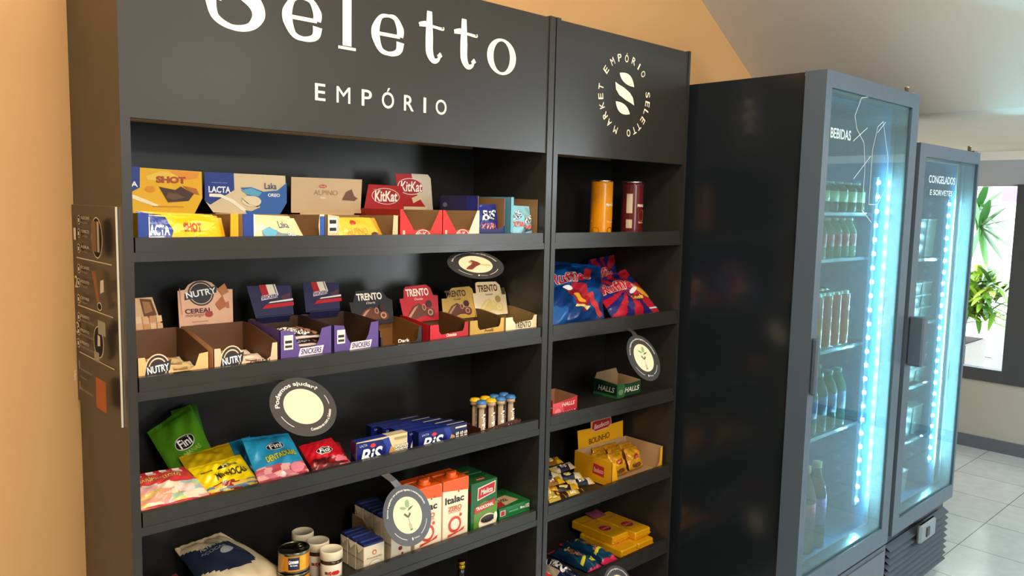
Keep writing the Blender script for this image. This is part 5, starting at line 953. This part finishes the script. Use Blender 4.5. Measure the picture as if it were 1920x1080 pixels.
zb_ = .359+.001
for i, (x, body, cap, lab) in enumerate(((2.110, 'C8822A', 'E08A2A', '3A9A50'), (2.195, 'B8502A', 'E0802A', 'B8283C'), (2.280, '3A3A4A', 'D8C8A8', '7A3A90'), (2.020, 'C8822A', 'E08A2A', 'E0A03A'))):
    nm = ['orange juice bottle with green label', 'red-labelled juice bottle with orange cap', 'dark soda bottle with purple label', 'orange bottle with yellow label'][i]
    a = bottle('%s at the bottom of the drinks fridge, front' % nm, (x, -.325, zb_), .040, .32, body, cap, lab, 'large bottles', neck=.36)
    copy_thing(a, (0, .10, 0), '%s at the bottom of the drinks fridge, behind its twin' % nm)
# ---- freezer contents
for j, (zz, hh, cnt) in enumerate(((SH2[0]+.008, .16, 4), (SH2[1]+.008, .05, 4), (SH2[2]+.008, .05, 4), (SH2[3]+.008, .12, 4), (.371, .10, 3))):
    for i in range(cnt):
        x0 = 2.785+.115*i; stack = 3 if j in (1, 2) else 1
        for s_ in range(stack):
            mb = MB(); colr = [['7A8890', 'B8C4C4', '5A6A70', 'C8C0B0'], ['8A9890', 'A8A090', '98A8A8', '7A8A90'], ['C8C8C0', 'A8B0B0', 'B8A890', '90A0A0'], ['C88A50', 'A8B4B4', '8A9A9A', 'B8B0A0'], ['A89890', 'B0B8B8', '989088', 'A0A0A0']][j][(i+s_) % 4]
            z_ = zz+s_*(hh+.004)
            R_ = [(0, 0), (.10, 0), (.10, .16), (.0, .16)]; a = .006
            mb.add([(x0+a, -.345+a, z_), (x0+.105-a, -.345+a, z_), (x0+.105-a, -.20-a, z_), (x0+a, -.20-a, z_), (x0, -.345, z_+hh), (x0+.105, -.345, z_+hh), (x0+.105, -.20, z_+hh), (x0, -.20, z_+hh)], [(0,3,2,1),(0,1,5,4),(1,2,6,5),(2,3,7,6),(3,0,4,7),(4,5,6,7)], (colr, 'gloss'))
            o = mb.build('frozen_food_tub', label='pale frozen food tub in the freezer, %s, %s%s' % (['top rack', 'second rack', 'third rack', 'fourth rack', 'floor of the freezer'][j], ['at the left', 'second from left', 'third from left', 'at the right'][i], ['', ', middle of its stack', ', top of its stack'][s_] if s_ else (', bottom of its stack' if stack > 1 else '')), category='tub', group='frozen food tubs')
            mb = MB(); mb.bevbox((x0-.002, -.347, z_+hh-.004), (x0+.107, -.198, z_+hh+.002), ('D0D8D8', 'plastic'), .002); l_ = mb.build('lid', o)

# ================================================================= OUTSIDE THE WINDOW
mb = MB(); mb.box((5.62, -9, -.12), (16, 9, -.02), wall_mat('pale_paving', 'E4E2DC')); mb.build('ground', kind='structure')
mb = MB(); XO = 9.5; mb.box((XO, -3, 0), (XO+.2, 6, 4), wall_mat('white_facade', 'ECEAE4'))
t = thing('building', (XO, 1.5, 0), 'white building across the bright yard, seen through the window', 'building'); mb.build('facade', t)
for y0, y1, za, zb2 in ((.55, .95, .2, 2.0), (1.25, 1.7, .8, 2.0), (-.4, .2, .9, 1.9)):
    mb = MB(); mb.box((XO-.03, y0, za), (XO+.001, y1, zb2), ('8A94A0', 'plastic')); mb.box((XO-.034, y0+.05, za+.05), (XO-.03, y1-.05, zb2-.05), ('B8C4D0', 'gloss')); mb.build('window', t)
mb = MB(); mb.box((XO-.10, .10, 1.74), (XO-.05, 1.12, 1.90), ('7A5AA8', 'card')); text(mb, Flat((XO-.10, 1.12, 1.74), (0,-1,0), (0,0,1)), 'RECEPÇÃO', .51, .08, .6, .07, ('E8E0F4', 'card'), .002); mb.build('sign_board', label='purple sign board high on the white building outside', category='sign')
def leafblade(mb, base, d, L, w_, droop, col):
    d = V(d).normalized(); side = d.cross(V((0,0,1))).normalized(); P = []; n_ = 7
    for i in range(n_+1):
        t = i/n_; c = V(base)+d*L*t+V((0,0,-droop*t*t*L)); ww = w_*math.sin(PI*(.08+.88*t))**.7
        P += [c-side*ww, c+V((0,0,ww*.25)), c+side*ww]
    fs = []
    for i in range(n_):
        for k in (0, 1): a = 3*i+k; fs.append((a, a+1, a+4, a+3))
    mb.add(P, fs, (col, 'plastic'), True)
t = thing('planter', (6.25, .87, -.02), 'dark brown planter box outside, under the broad green plants', 'planter'); mb = MB()
mb.bevbox((6.0, .335, -.02), (6.5, 1.3, .62), ('4A3A34', 'plastic'), .01); mb.build('box', t)
mb = MB(); mb.box((6.02, .355, .60), (6.48, 1.28, .625), ('2A1E16', 'matte')); mb.build('soil', t)
R7 = random.Random(11)
t = thing('fan_palm', (6.35, .60, .626), 'tall fan palm with broad finger leaves outside the window', 'plant')
mb = MB()
for (x, y, zc) in ((6.2, .36, 1.50), (6.3, .42, 1.62), (6.35, .55, 1.75)): mb.tube([(6.35, .60, .627), (6.34, (.62+y)/2, (zc+.72)/2), (x, y, zc)], .008, ('4A6A2A', 'matte'))
mb.build('stem', t); mb = MB()
for (x, y, zc) in ((6.2, .36, 1.50), (6.3, .42, 1.62), (6.35, .55, 1.75)):
    for k in range(9):
        a = -PI*.55+PI*1.1*k/8; leafblade(mb, (x, y, zc), (-.25+R7.uniform(-.1, .1), -math.cos(a), math.sin(a)*.9), .27, .032, .15, R7.choice(['3E7030', '508A3A', '2E5E2A']))
mb.build('foliage', t)
t = thing('spiky_shrub', (6.15, .42, .626), 'yellow-green spiky shrub in the planter outside, lower than the palm', 'plant'); mb = MB()
mb.tube([(6.12, .42, .627), (6.12, .38, .85)], .02, ('5A4A2A', 'matte')); mb.build('stem', t); mb = MB()
for k in range(240):
    a = R7.uniform(0, 2*PI); el = R7.uniform(-.15, 1.3); b0 = (6.10+R7.uniform(-.07, .05), .29+R7.uniform(-.12, .18), R7.uniform(.80, 1.10))
    leafblade(mb, b0, (math.cos(a)*math.cos(el), math.sin(a)*math.cos(el), math.sin(el)), R7.uniform(.20, .34), .019, .35, R7.choice(['5E8A1C', '84A828', '3E701E', '2E5A20', '98B030']))
mb.build('foliage', t)
t = thing('potted_shrub', (8.6, .55, -.02), 'small grey-green potted shrub farther out in the yard', 'plant'); mb = MB()
mb.lathe([(.12, 0), (.17, .30), (.18, .32), (.15, .33), (0, .32)], (8.6, .55, .55), ('8A8A88', 'matte'), 20); mb.box((8.35, .3, -.02), (8.85, .8, .55), ('7A7A78', 'matte')); mb.build('pot', t); mb = MB()
for k in range(60):
    a = R7.uniform(0, 2*PI); el = R7.uniform(.1, 1.4); leafblade(mb, (8.6+R7.uniform(-.1, .1), .55+R7.uniform(-.1, .1), R7.uniform(.86, 1.1)), (math.cos(a)*math.cos(el), math.sin(a)*math.cos(el), math.sin(el)), .22, .02, .3, R7.choice(['4E7458', '5E8068', '3E644A']))
mb.build('foliage', t)
